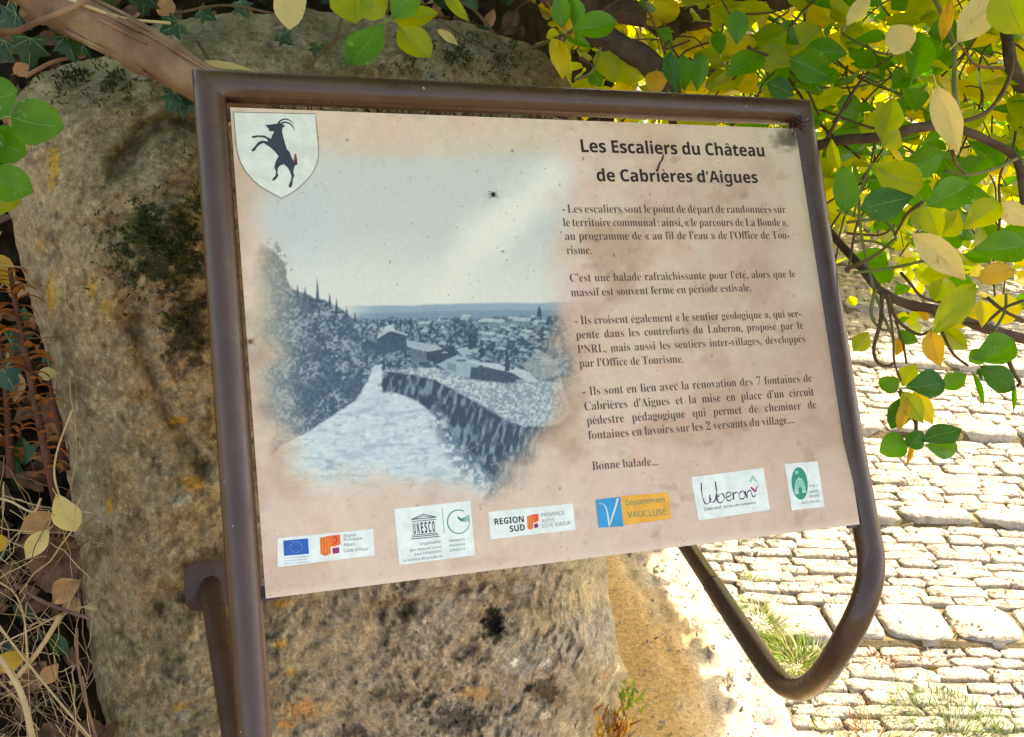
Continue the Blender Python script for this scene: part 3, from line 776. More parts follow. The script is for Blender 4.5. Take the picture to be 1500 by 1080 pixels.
# vignette into the parchment
art = art + (art - 150) * .16 * sst(190, 120, art.mean(-1))[..., None]
e_l = sst(345, 440, X + 30 * nz(40, 41) - sst(560, 700, Y) * 30); e_r = sst(868, 782, X + 26 * nz(36, 42) - sst(330, 200, Y) * 20)
e_t = sst(196, 250, Y + 8 * nz(60, 43)); e_b = sst(742, 676, Y + 22 * nz(40, 44) - (X - 560) * .10)
al = e_l * e_r * e_t * e_b
tdi = ((856 - X) * 130 - (Y - 612) * 112) / 172 + 14 * nz(34, 46)
al = al * np.where(Y > 560, sst(0, 62, tdi), 1) * np.where(Y > 600, 1, 1)
al = np.maximum(al, 0) * .97
art = art + (nz(3, 45, 2) * 6)[..., None]
lum = art.mean(-1, keepdims=True)
edgefade = sst(.75, .2, al)[..., None]
art = art * (1 - edgefade * .45) + (lum * np.array([1.05, .98, .9])) * edgefade * .45
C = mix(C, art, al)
# ageing: pinkish overall cast, spots, darker corner
C = mix(C, np.array([150, 126, 106.]), sst(.35, .65, nz(26, 51)) * .35 * sst(780, 900, X))
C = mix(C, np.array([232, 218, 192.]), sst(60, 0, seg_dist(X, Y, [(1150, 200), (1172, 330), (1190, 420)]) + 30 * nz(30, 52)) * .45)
C = mix(C, np.array([70, 62, 48.]), sst(26, 4, np.hypot((X - 1158) * .8, Y - 203) + 10 * nz(8, 53)) * .8)
C = mix(C, np.array([226, 205, 180.]), sst(9, 0, np.abs(Vg - PHT) * 1000) * .7)
spots = _hash(np.floor(X / 5), np.floor(Y / 5), 0 * X, 77)
jx = _hash(np.floor(X / 5), np.floor(Y / 5), 0 * X + 1, 78); jy = _hash(np.floor(X / 5), np.floor(Y / 5), 0 * X + 2, 79)
dsp = np.hypot(X / 5 % 1 - .25 - jx * .5, Y / 5 % 1 - .25 - jy * .5)
C = mix(C, np.array([120, 96, 74.]), (spots > .988) * sst(.28, .1, dsp) * .6)
for k_ in range(34):
    cx, cy = rng.uniform(380, 1200), rng.uniform(200, 840); r_ = rng.uniform(1.2, 2.8)
    C = mix(C, np.array([96, 84, 72.]), sst(r_, r_ * .3, np.hypot((X - cx), (Y - cy) * rng.uniform(.5, 1))) * rng.uniform(.25, .7))
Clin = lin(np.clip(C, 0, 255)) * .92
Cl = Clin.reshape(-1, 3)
i, j = np.meshgrid(np.arange(nv - 1), np.arange(nu - 1), indexing='ij')
fq = np.stack([i * nu + j, i * nu + j + 1, (i + 1) * nu + j + 1, (i + 1) * nu + j], -1).reshape(-1, 4)[:, ::-1]
M['print'] = mat_attr('printed_board', .42, .15, .0004, 60, False, .4)
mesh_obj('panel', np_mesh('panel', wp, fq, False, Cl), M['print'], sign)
box('panel_core', uvw(PW / 2, PHT / 2, -.0018), (UW, VW, NW), (PW - .0002, PHT - .0002, .0034), M['panel_edge'], sign, .0004)

# ---- flat print on the board
def pxw(px, py, layer):
    u, v = px2uv(px, py); return uvw(u, v, np.full(np.shape(u), layer * .00013))
class Ink(MB):
    def __init__(s): super().__init__(); s.mats = []
    def mi(s, key):
        if key not in s.mats: s.mats.append(key)
        return s.mats.index(key)
    def poly(s, pts, key, layer=2):
        a = np.array(pts, float); tri = tessellate_polygon([[Vector((x, y, 0)) for x, y in pts]])
        w = pxw(a[:, 0], a[:, 1], layer); nf = []
        for t in tri:
            p = w[list(t)]; nn_ = np.cross(p[1] - p[0], p[2] - p[0])
            nf.append(t if nn_ @ NW < 0 else t[::-1])
        s.add(w, nf, s.mi(key))
    def line(s, pts, wd_, key, layer=2):
        a = np.array(pts, float); n = len(a); t = np.gradient(a, axis=0); t /= np.linalg.norm(t, axis=1)[:, None] + 1e-9
        wv = (np.full(n, wd_) if np.ndim(wd_) == 0 else np.array(wd_))[:, None] / 2
        nn = np.stack([-t[:, 1], t[:, 0]], 1) * wv
        q = np.concatenate([a + nn, a - nn]); w = pxw(q[:, 0], q[:, 1], layer)
        s.add(w, [[k, k + 1, n + k + 1, n + k] for k in range(n - 1)], s.mi(key))
    def done(s, name, parent): return s.build(name, [M[k] for k in s.mats], parent, False)
def write(ink, text, st, p0, p1, cap_px, key, layer=2, xs=None, minspace=.26):
    u0, v0 = px2uv(*p0); u1, v1 = px2uv(*p1); A = np.array([u0, v0]); B = np.array([u1, v1])
    d = B - A; wd_ = np.linalg.norm(d); d /= wd_; e = np.array([d[1], -d[0]])
    uc, vc_ = px2uv(p0[0], p0[1] - cap_px); cap = math.hypot(uc - u0, vc_ - v0)
    g = [None if c == ' ' else glyph(c, st) for c in text]
    solid = sum(q[2] for q in g if q); ns = sum(1 for q in g if q is None)
    if xs is None: xs = wd_ / cap / (solid + ns * .36); sp = .36
    else:
        sp = (wd_ / cap / xs - solid) / max(ns, 1)
        if sp < minspace: xs = wd_ / cap / (solid + ns * minspace); sp = minspace
    x = 0.
    for q in g:
        if q is None: x += sp; continue
        v, f, adv = q
        if len(v):
            pu = A[0] + cap * (xs * (x + v[:, 0]) * d[0] + v[:, 1] * e[0]); pv = A[1] + cap * (xs * (x + v[:, 0]) * d[1] + v[:, 1] * e[1])
            w = uvw(pu, pv, np.full(len(v), layer * .00013))
            nf = []
            for t in f:
                nn_ = np.cross(w[t[1]] - w[t[0]], w[t[2]] - w[t[0]]); nf.append(t if nn_ @ NW < 0 else t[::-1])
            ink.add(w, nf, ink.mi(key))
        x += adv
    return xs
for nm, c in {'ink_title': (34, 20, 16), 'ink_body': (80, 57, 44), 'ink_black': (40, 40, 46), 'ink_grey': (110, 112, 116), 'ink_purple': (74, 44, 74),
              'ink_magenta': (170, 40, 110), 'ink_green': (60, 140, 110), 'ink_teal': (16, 138, 112), 'ink_orange': (236, 104, 44), 'ink_amber': (232, 168, 60),
              'ink_blue': (24, 92, 176), 'ink_cyan': (14, 146, 200), 'ink_white': (222, 230, 226), 'ink_goat': (50, 54, 66), 'ink_red': (176, 60, 64),
              'ink_lightgreen': (150, 205, 195), 'ink_star': (150, 180, 200), 'ink_shield': (216, 221, 211), 'ink_outline': (120, 110, 98), 'ink_olive': (120, 128, 52), 'ink_pale': (200, 216, 212)}.items():
    M[nm] = mat_flat(nm, lin(c) * .95, .45, .35)
ink = Ink()
write(ink, 'Les Escaliers du Château', 'bold', (849.9, 222.9), (1121.9, 229.6), 18.2, 'ink_title')
write(ink, 'de Cabrières d’Aigues', 'bold', (873.9, 265.6), (1111.2, 268.4), 17.6, 'ink_title')
ink.done('title_text', sign)
body = [('- Les escaliers sont le point de départ de randonnées sur', 823.5, 312, 1151.5, 312.3, 1),
        ('le territoire communal : ainsi, « le parcours de La Bonde »,', 824.8, 332, 1154.7, 331.5, 1),
        ('au programme de « au fil de l’eau » de l’Office de Tou-', 827.5, 352, 1157.3, 350, 1),
        ('risme.', 830.1, 372.7, 867.5, 372.6, 1),
        ('C’est une balade rafraichissante pour l’été, alors que le', 834.7, 413.3, 1165.9, 406.7, 1),
        ('massif est souvent fermé en période estivale.', 836.5, 434.7, 1101.3, 426.9, 0),
        ('- Ils croisent également « le sentier géologique », qui ser-', 841.9, 475.9, 1174.1, 464.7, 1),
        ('pente dans les contreforts du Luberon, proposé par le', 844, 496.7, 1177.3, 482, 1),
        ('PNRL, mais aussi les sentiers inter-villages, développés', 846.1, 518, 1180.5, 501.5, 1),
        ('par l’Office de Tourisme.', 848.8, 538.5, 1002.1, 531.3, 1),
        ('- Ils sont en lien avec la rénovation des 7 fontaines de', 853.3, 580, 1190.1, 559.4, 1),
        ('Cabrières d’Aigues et la mise en place d’un circuit', 856, 601.6, 1192.8, 579.6, 1),
        ('pédestre pédagogique qui permet de cheminer de', 859.5, 622.6, 1196.5, 598.2, 1),
        ('fontaines en lavoirs sur les 2 versants du village....', 862.1, 644.2, 1165.3, 619.9, 1),
        ('Bonne balade...', 867.5, 689, 964, 681.5, 1)]
ink = Ink(); xsb = None
t6 = body[5]; xsb = write(ink, t6[0], 'serif', (t6[1], t6[2]), (t6[3], t6[4]), 12.2, 'ink_body')
for q in body:
    if q is t6: continue
    short = q[3] - q[1] < 200
    write(ink, q[0], 'serif', (q[1], q[2]), (q[3], q[4]), 12.2 if q[2] < 560 else 12.9, 'ink_body', xs=None if short else xsb)
ink.done('body_text', sign)

# coat of arms
def zz_(pts): return [(340 + x / 5.685, 150 + y / 5.685) for x, y in pts]
shield = [(12, 83), (20, 180), (28, 280), (38, 380), (50, 440), (70, 500), (98, 552), (130, 600), (172, 648), (220, 690), (270, 724), (320, 752), (366, 778), (412, 800),
          (462, 774), (510, 745), (556, 712), (600, 670), (640, 628), (670, 590), (694, 540), (708, 500), (718, 450), (719, 390), (714, 320), (708, 250), (699, 170), (693, 98)]
ink = Ink(); ink.poly(zz_(shield), 'ink_shield', 2)
sh = zz_(shield + [shield[0]]); ink.line(sh, 1.0, 'ink_outline', 3)
arms = ink.done('coat_of_arms', sign)
goat = [(268, 182), (282, 192), (330, 186), (375, 180), (384, 172), (402, 178), (424, 188), (442, 200), (420, 214), (415, 245), (426, 290), (440, 345), (456, 392), (478, 416), (490, 450), (506, 482), (540, 500), (546, 520), (524, 526), (512, 560), (510, 590), (520, 612), (506, 640), (500, 690), (490, 712), (470, 708), (474, 684), (488, 655), (495, 620), (480, 575), (462, 545), (430, 516), (396, 530), (380, 552), (376, 590), (385, 612), (368, 638), (345, 657), (331, 648), (345, 628), (362, 610), (365, 580), (352, 545), (360, 500), (386, 450), (350, 405), (322, 380), (286, 356), (262, 340), (232, 352), (203, 380), (188, 406), (164, 412), (160, 400), (184, 375), (214, 337), (248, 320), (292, 328), (300, 322), (284, 302), (258, 294), (214, 290), (186, 300), (162, 295), (166, 284), (214, 277), (272, 279), (304, 298), (324, 306), (336, 270), (350, 248), (330, 240), (318, 246), (308, 238), (304, 222), (290, 208)]
ink = Ink(); ink.poly(zz_(goat), 'ink_goat', 4)
ink.line(zz_([(384, 180), (398, 158), (424, 144), (452, 141), (482, 152), (515, 182)]), [2.6, 2.3, 2.0, 1.7, 1.3, .5], 'ink_goat', 4)
ink.line(zz_([(400, 188), (420, 172), (446, 168), (474, 176), (502, 200), (522, 236)]), [2.6, 2.4, 2.1, 1.8, 1.4, .5], 'ink_goat', 5)
ink.poly(zz_([(520, 425), (536, 440), (534, 520), (512, 505)]), 'ink_red', 5)
ink.poly(zz_([(528, 450), (540, 470), (540, 522), (520, 515)]), 'ink_goat', 6)
ink.done('goat_emblem', arms)

# stickers -------------------------------------------------------
def sticker(q, key='ink_white', label=None):
    ink = Ink(); ink.poly(q, key, 2); o = ink.done('sticker', sign)
    if label: o['label'] = label
    return o
def sub(fn, name, parent):
    k = Ink(); fn(k); return k.done(name, parent)
def Z6(pts): return [(390 + x / 4.545, 720 + y / 4.545) for x, y in pts]
def Z7(pts): return [(700 + x / 5., 680 + y / 5.) for x, y in pts]
def Z8(pts): return [(980 + x / 5.357, 650 + y / 5.357) for x, y in pts]
def region_mark(k, Z, x, y, w, h, sk):       # orange striped emblem
    def q(a, b): return (x + a * w + b * sk * 0, y + b * h - a * sk)
    k.poly(Z([q(0, .08), q(.5, 0), q(.52, .9), q(.25, 1), q(.03, .88)]), 'ink_orange', 3)
    for a in (.12, .25, .38): k.line(Z([q(a, .1), q(a + .02, .9)]), w * .035 / 5, 'ink_amber', 4)
    k.poly(Z([q(.5, 0), q(.97, -.02), q(1, .45), q(.75, .55), q(.52, .55)]), 'ink_orange', 3)
    k.line(Z([q(.62, .12), q(.75, .08), q(.84, .2), q(.78, .35), q(.66, .38)]), w * .07 / 5, 'ink_red', 4)
    k.poly(Z([q(.60, .62), q(.92, .6), q(.94, .88), q(.62, .92)]), 'ink_magenta', 3)
    k.line(Z([q(.60, .75), q(.94, .73)]), w * .05 / 5, 'ink_purple', 4)
s1 = sticker(Z6([(75, 312), (712, 250), (722, 425), (75, 505)]), 'ink_white', 'white sticker with blue star flag and orange region mark')
def f(k):
    k.poly(Z6([(113, 328), (278, 313), (285, 415), (118, 430)]), 'ink_blue', 3)
    for q in range(12):
        a = q * PI / 6; cx, cy = 199 + 40 * math.cos(a), 371 + 36 * math.sin(a)
        k.poly(Z6([(cx + (5.5 if e % 2 == 0 else 2.3) * math.sin(e * PI / 5), cy - (5.5 if e % 2 == 0 else 2.3) * math.cos(e * PI / 5)) for e in range(10)]), 'ink_star', 4)
    region_mark(k, Z6, 357, 298, 138, 135, 8)
sub(f, 'emblem', s1)
def f(k):
    for yy, x1 in ((443, 286), (462, 270), (480, 290)): k.line(Z6([(120, yy + 2), (x1, yy - 12)]), .9, 'ink_star', 3)
    for t_, yy, x1 in (('Région', 305, 600), ('Provence', 332, 640), ('Alpes', 366, 590), ('Côte d’Azur', 405, 682)):
        p = Z6([(514, yy), (x1, yy - (x1 - 514) * .085)]); write(k, t_, 'sans', p[0], p[1], 4.6, 'ink_grey', 3)
sub(f, 'lettering', s1)
s2 = sticker(Z6([(850, 117), (1358, 62), (1390, 425), (885, 490)]), 'ink_white', 'white sticker with temple emblem and green circle')
def f(k):
    k.line(Z6([(965, 188), (1045, 152), (1128, 170)]), 1.1, 'ink_black', 3); k.line(Z6([(965, 188), (1128, 172)]), 1., 'ink_black', 3)
    k.line(Z6([(985, 184), (1045, 164), (1108, 172)]), .7, 'ink_black', 3); k.line(Z6([(968, 202), (1130, 186)]), .9, 'ink_black', 3)
    for q, ch in enumerate('UNESCO'):
        x0 = 979 + q * 25.5; y1 = 284 - q * 2.9; p = Z6([(x0, y1), (x0 + 19, y1 - 2)]); write(k, ch, 'bold', p[0], p[1], 15.5, 'ink_black', 3)
    for a, b, c_, d_ in ((975, 292, 1138, 276), (968, 304, 1146, 287), (962, 318, 1154, 299)): k.line(Z6([(a, b), (c_, d_)]), 1.1, 'ink_black', 3)
    k.line(Z6([(1170, 112), (1185, 275)]), .8, 'ink_green', 3)
    k.line(Z6([(1280 + 74 * math.cos(a), 202 + 78 * math.sin(a)) for a in np.linspace(-.35, 2 * PI - 1.1, 40)]), [.5 + 1.3 * abs(math.sin(q * PI / 60)) for q in range(40)], 'ink_green', 3)
    for q in range(4): k.line(Z6(spline([(1275, 165 + q * 4), (1300, 182 + q * 5), (1352, 158 + q * 13)], 6)), 1.1, 'ink_green', 3)
sub(f, 'emblem', s2)
def f(k):
    for t_, x0, y0, x1, y1, c_ in (('Organisation', 1022, 360, 1165, 340, 'ink_grey'), ('des Nations Unies', 955, 402, 1168, 376, 'ink_grey'), ('pour l’éducation,', 985, 428, 1168, 404, 'ink_grey'), ('la science et la culture', 912, 470, 1172, 438, 'ink_grey'),
                                   ('Géoparcs', 1216, 338, 1322, 326, 'ink_grey'), ('mondiaux', 1218, 370, 1326, 357, 'ink_grey'), ('UNESCO', 1222, 402, 1326, 388, 'ink_green')):
        p = Z6([(x0, y0), (x1, y1)]); write(k, t_, 'sans', p[0], p[1], 4.0, c_, 3)
sub(f, 'lettering', s2)
s3 = sticker(Z7([(75, 350), (695, 287), (715, 480), (92, 552)]), 'ink_white', 'white sticker reading REGION SUD')
sub(lambda k: region_mark(k, Z7, 360, 372, 86, 112, 7), 'emblem', s3)
def f(k):
    p = Z7([(118, 446), (342, 423)]); write(k, 'REGION', 'bold', p[0], p[1], 9.0, 'ink_black', 3)
    p = Z7([(232, 498), (348, 484)]); write(k, 'SUD', 'bold', p[0], p[1], 9.0, 'ink_black', 3)
    for t_, x0, y0, x1, y1 in (('PROVENCE', 460, 388, 632, 370), ('ALPES', 466, 430, 560, 420), ('CÔTE D’AZUR', 470, 468, 680, 442)):
        p = Z7([(x0, y0), (x1, y1)]); write(k, t_, 'sans', p[0], p[1], 5.4, 'ink_grey', 3)
sub(f, 'lettering', s3)
s4 = sticker(Z7([(862, 262), (1040, 240), (1050, 235), (1395, 205), (1418, 400), (1075, 448), (1065, 455), (885, 467)]), 'ink_amber', 'blue and amber sticker reading VAUCLUSE')
def f(k):
    k.poly(Z7([(862, 262), (1042, 240), (1066, 455), (885, 467)]), 'ink_cyan', 3)
    k.line(Z7(spline([(880, 292), (918, 294), (940, 330), (952, 390), (962, 460)], 6)), list(np.linspace(.5, 2.9, 25)), 'ink_pale', 4)
    k.line(Z7(spline([(1024, 250), (1008, 310), (985, 380), (962, 460)], 6)), list(np.linspace(3.4, 1.8, 19)), 'ink_pale', 4)
sub(f, 'emblem', s4)
def f(k):
    p = Z7([(1080, 305), (1375, 277)]); write(k, 'Département', 'sans', p[0], p[1], 8, 'ink_green', 3)
    p = Z7([(1098, 395), (1385, 370)]); write(k, 'VAUCLUSE', 'sans', p[0], p[1], 9.2, 'ink_green', 3)
sub(f, 'lettering', s4)
s5 = sticker(Z8([(172, 265), (740, 190), (792, 520), (230, 605)]), 'ink_white', 'white sticker with handwritten word luberon')
def f(k):
    w_ = 1.5
    for st_ in ([(250, 308), (256, 380), (268, 440), (290, 474), (315, 462), (328, 430)],
                [(318, 400), (322, 450), (342, 462), (362, 440), (368, 395), (372, 440), (382, 462)],
                [(362, 296), (372, 370), (384, 455), (410, 462), (432, 430), (420, 395), (392, 400), (385, 420)],
                [(442, 424), (480, 408), (478, 382), (452, 390), (448, 430), (470, 450), (500, 430)],
                [(498, 378), (508, 440), (506, 400), (528, 380), (540, 392)],
                [(572, 372), (550, 392), (554, 430), (582, 432), (596, 404), (585, 376), (572, 372)],
                [(596, 372), (612, 428), (614, 385), (636, 366), (648, 400), (662, 418), (680, 400)]):
        sp_ = spline(st_, 6); k.line(Z8(sp_), [w_ * (.9 + .35 * math.sin(q * .5)) for q in range(len(sp_))], 'ink_purple', 3)
sub(f, 'lettering', s5)
def f(k):
    k.line(Z8([(640, 342), (660, 360), (676, 378)]), [2.6, 3, 2.2], 'ink_magenta', 3); k.line(Z8([(676, 380), (684, 350), (698, 328)]), [2.0, 1.8, .8], 'ink_magenta', 3)
    k.poly(Z8([(625, 290), (656, 250), (668, 258), (645, 300), (640, 312)]), 'ink_lightgreen', 3); k.poly(Z8([(656, 250), (694, 296), (680, 302), (652, 268)]), 'ink_lightgreen', 3)
    p = Z8([(272, 528), (682, 470)]); write(k, 'côté sud entre nature et passion', 'sans', p[0], p[1], 4.2, 'ink_grey', 4) if False else k.line(Z8([(0, 0), (.01, 0)]), .01, 'ink_grey', 3)
    p = Z8([(272, 528), (410, 508)]); write(k, 'Côté sud', 'sans', p[0], p[1], 4.4, 'ink_purple', 4)
    p = Z8([(424, 506), (682, 470)]); write(k, 'terres de romance', 'sans', p[0], p[1], 3.4, 'ink_purple', 4)
sub(f, 'emblem', s5)
s6 = sticker(Z8([(905, 160), (1165, 138), (1220, 495), (962, 525)]), 'ink_white', 'white sticker with green oval park emblem')
def f(k):
    cx, cy = 1024, 313; ca, sa = math.cos(-.09), math.sin(-.09)
    def e(a, b, s_=1): x_, y_ = 63 * a * s_, 128 * b * s_; return (cx + x_ * ca - y_ * sa, cy + x_ * sa + y_ * ca)
    k.poly(Z8([e(math.cos(a), math.sin(a)) for a in np.linspace(0, 2 * PI, 40, endpoint=False)]), 'ink_teal', 3)
    k.poly(Z8([(982, 380), (984, 330), (992, 290), (1018, 262), (1046, 282), (1062, 320), (1076, 385), (1044, 390), (1040, 350), (1026, 338), (1014, 352), (1016, 396), (988, 396)]), 'ink_lightgreen', 4)
    for q in range(4): k.line(Z8([(990, 300 + q * 20), (1024, 292 + q * 20), (1060 + q * 3, 300 + q * 20)]), .5, 'ink_teal', 5)
    k.poly(Z8([(998, 205), (1002, 220), (1018, 222), (1006, 230), (1008, 246), (998, 236), (986, 242), (990, 228), (982, 216), (994, 218)]), 'ink_lightgreen', 4)
sub(f, 'emblem', s6)
def f(k):
    for t_, x0, y0, x1, y1 in (('Parc', 1102, 345, 1165, 336), ('naturel', 1100, 390, 1170, 380), ('régional', 1098, 425, 1178, 415), ('du Luberon', 1040, 475, 1184, 458)):
        p = Z8([(x0, y0), (x1, y1)]); write(k, t_, 'sans', p[0], p[1], 4.2, 'ink_grey', 3)
sub(f, 'lettering', s6)
# ------------------------------------------------------------------ boulder behind the sign
outl = [(12, 160), (40, 120), (95, 92), (165, 78), (225, 34), (330, 22), (440, 16), (560, 18), (680, 34), (770, 62), (815, 92), (838, 128), (866, 300), (878, 500), (884, 700), (887, 820),
        (893, 880), (905, 930), (914, 985), (902, 1040), (872, 1090), (850, 1180), (840, 1400), (820, 1640), (240, 1640), (180, 1400), (158, 1200), (146, 1080), (126, 900), (104, 720), (84, 600), (56, 480), (26, 380), (6, 270)]
oc = np.array([470., 700.])
def resample(poly, n):
    p = np.array(poly + [poly[0]], float); d = np.r_[0, np.cumsum(np.hypot(*np.diff(p, axis=0).T))]
    t = np.linspace(0, d[-1], n, endpoint=False); return np.stack([np.interp(t, d, p[:, 0]), np.interp(t, d, p[:, 1])], 1)
na, nr = 760, 240
ol = resample(outl, na); ol += (np.stack([fbm(ol[:, 0] / 30, ol[:, 1] / 30, seed=61), fbm(ol[:, 0] / 30, ol[:, 1] / 30, seed=62)], 1)) * 7
rho = np.linspace(0.002, 1, nr) ** .72
rx = oc[0] + rho[:, None] * (ol[None, :, 0] - oc[0]); ry = oc[1] + rho[:, None] * (ol[None, :, 1] - oc[1])
def plane_z(px, py): return 1 / (.787 - .000312 * (px - 300) - .000169 * (py - 850))
rr = rho[:, None] + 0 * rx
ryc = np.minimum(ry, 1300)
z = plane_z(rx, ryc) + .22 * (1 - np.sqrt(np.clip(1 - rr ** 5, 0, 1)))
# carved relief
def groove(pts, w, a): return a * np.exp(-(seg_dist(rx + 6 * fbm(rx / 25, ry / 25, seed=63), ry, pts) / w) ** 2)
def lump(x, y, a, b, h): return h * np.exp(-((rx - x) / a) ** 2 - ((ry - y) / b) ** 2)
z += groove([(172, 250), (215, 190), (262, 178), (300, 190)], 13, .03) + groove([(195, 470), (215, 530), (240, 600), (300, 690)], 12, .022)
z += groove([(170, 330), (190, 420), (200, 480)], 20, .016) + groove([(520, 900), (640, 880), (760, 850)], 10, .010) + groove([(230, 880), (250, 960), (200, 1060)], 16, .012)
z += lump(722, 915, 17, 24, .035) + lump(790, 1025, 26, 14, .022) + lump(232, 885, 12, 12, .015) + lump(188, 1035, 12, 9, .015) + lump(200, 240, 20, 18, .02)
z += lump(305, 850, 70, 70, .03)
z -= lump(245, 330, 85, 120, .055) + lump(150, 150, 80, 45, .03) + lump(600, 80, 160, 40, .03) + lump(800, 975, 120, 60, .03) + lump(560, 990, 90, 60, .02)
wr = P(rx, ry, z)
# fbm in 3-D
q3 = wr
big = fbm(q3[..., 0] * 5, q3[..., 1] * 5, q3[..., 2] * 5, seed=71, oct=4)
med = fbm(q3[..., 0] * 22, q3[..., 1] * 22, q3[..., 2] * 22, seed=72, oct=4)
fin = fbm(q3[..., 0] * 85, q3[..., 1] * 85, q3[..., 2] * 85, seed=73, oct=3)
rough = .55 + .6 * sst(150, 260, rx) + .25 * sst(820, 900, ry)
rough *= 1 - .45 * sst(.2, .5, fbm(q3[..., 0] * 7, q3[..., 1] * 7, q3[..., 2] * 7, seed=70)) 
pit = np.clip(-med - .25, 0, 1) ** 1.0 * .03
dz = -.024 * big * rough - .013 * med * rough - .006 * fin * rough + pit * rough + .016 * (np.abs(fbm(q3[..., 0] * 34, q3[..., 1] * 34, q3[..., 2] * 34, seed=75, oct=4)) - .15) * rough
z = z + dz * (1 - .75 * rr ** 8)
wr = P(rx, ry, z)
# colours
ca = np.zeros(rx.shape + (3,)); ca[:] = (150, 134, 102)
ca = mix(ca, np.array([154, 136, 98.]), sst(.0, .5, fbm(rx / 60, ry / 140, seed=81)))
ca = mix(ca, np.array([120, 112, 84.]), sst(0, .5, fbm(rx / 50, ry / 50, seed=82)) * .8)
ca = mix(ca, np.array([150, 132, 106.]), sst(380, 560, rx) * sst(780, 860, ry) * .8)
ca = mix(ca, np.array([132, 128, 116.]), sst(.05, .4, fbm(rx / 70, ry / 40, seed=83)) * sst(400, 700, rx) * .8)
ca = mix(ca, np.array([100, 80, 50.]), sst(.05, .4, fbm(rx / 14, ry / 18, seed=84, oct=6)) * .5)
ca = mix(ca, np.array([186, 170, 132.]), sst(.15, .45, fbm(rx / 8, ry / 9, seed=85, oct=6)) * .55)
ca = mix(ca, np.array([62, 52, 34.]), sst(.2, .5, fbm(rx / 9, ry / 11, seed=86, oct=6)) * .45)
ca = mix(ca, np.array([92, 82, 44.]), sst(230, 120, ry) * .35 * sst(-.3, .4, fbm(rx / 30, ry / 24, seed=87)))
def patch(x, y, a, b, col, am, sc=9, seed=0):
    global ca
    d = np.sqrt(((rx - x) / a) ** 2 + ((ry - y) / b) ** 2) + 1.1 * fbm(rx / sc, ry / sc, seed=90 + seed, oct=5, gain=.65)
    ca = mix(ca, np.array(col, float), sst(1.05, .5, d) * am)
patch(235, 372, 70, 62, (34, 38, 14), .9, 14, 1); patch(275, 480, 40, 60, (46, 38, 22), .8, 14, 2); patch(212, 345, 34, 44, (48, 54, 18), .7, 10, 3)
for x, y, a, b, c in ((78, 245, 9, 34, (196, 150, 30)), (76, 432, 8, 30, (204, 152, 28)), (136, 425, 7, 16, (190, 150, 34)), (155, 450, 7, 12, (186, 146, 40)), (284, 706, 22, 11, (200, 134, 30)), (258, 616, 14, 7, (196, 140, 34)),
                      (161, 740, 6, 14, (200, 140, 30)), (292, 5, 9, 3, (210, 150, 30)), (265, 1036, 11, 8, (190, 150, 50)), (412, 944, 13, 6, (222, 140, 30)), (428, 984, 10, 9, (206, 150, 50)), (452, 1038, 40, 17, (222, 132, 48)),
                      (418, 1062, 14, 8, (214, 130, 50)), (698, 1016, 34, 12, (206, 128, 34)), (884, 990, 10, 6, (206, 120, 50)), (415, 884, 16, 7, (210, 130, 30)), (812, 1018, 7, 6, (150, 70, 60)), (60, 360, 7, 14, (180, 140, 50))):
    patch(x, y, a, b, tuple(np.array(c) * .8 + np.array([150, 130, 95]) * .2), .75, 4, int(x) % 7 + 3)
patch(300, 560, 24, 22, (176, 150, 118), .8, 9, 4); patch(245, 560, 12, 14, (190, 164, 124), .7, 7, 5); patch(520, 940, 60, 34, (176, 150, 104), .6, 14, 6); patch(790, 905, 36, 30, (178, 152, 100), .7, 12, 7); patch(850, 870, 30, 26, (176, 150, 100), .6, 12, 8)
patch(722, 914, 20, 30, (22, 16, 12), .95, 6, 9); patch(672, 1056, 50, 26, (48, 43, 38), .7, 6, 10); patch(800, 1010, 28, 20, (48, 42, 37), .7, 6, 11); patch(582, 1020, 40, 12, (58, 50, 40), .6, 9, 12); patch(515, 1072, 26, 12, (48, 42, 36), .8, 9, 13)
patch(799, 972, 10, 8, (156, 164, 164), .9, 5, 14); patch(754, 972, 6, 6, (206, 204, 196), .9, 4, 15); patch(798, 1050, 8, 6, (196, 190, 180), .8, 5, 16); patch(740, 1006, 5, 4, (210, 204, 196), .8, 4, 17)
patch(880, 930, 26, 50, (128, 126, 122), .7, 8, 18); patch(268, 735, 14, 10, (196, 190, 172), .6, 5, 19); patch(254, 845, 8, 8, (190, 184, 170), .6, 4, 20); patch(266, 1050, 10, 10, (186, 178, 164), .6, 4, 21)
cav = np.clip(-big * .5 - med, -1, 1)
ca = ca * (1 - .0 * cav[..., None])
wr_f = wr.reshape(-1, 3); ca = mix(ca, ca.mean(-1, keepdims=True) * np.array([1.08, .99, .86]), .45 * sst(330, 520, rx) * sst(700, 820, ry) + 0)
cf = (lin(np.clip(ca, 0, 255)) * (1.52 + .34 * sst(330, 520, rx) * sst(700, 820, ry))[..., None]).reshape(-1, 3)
i, j = np.meshgrid(np.arange(nr - 1), np.arange(na), indexing='ij')
fq = np.stack([i * na + j, i * na + (j + 1) % na, (i + 1) * na + (j + 1) % na, (i + 1) * na + j], -1).reshape(-1, 4)
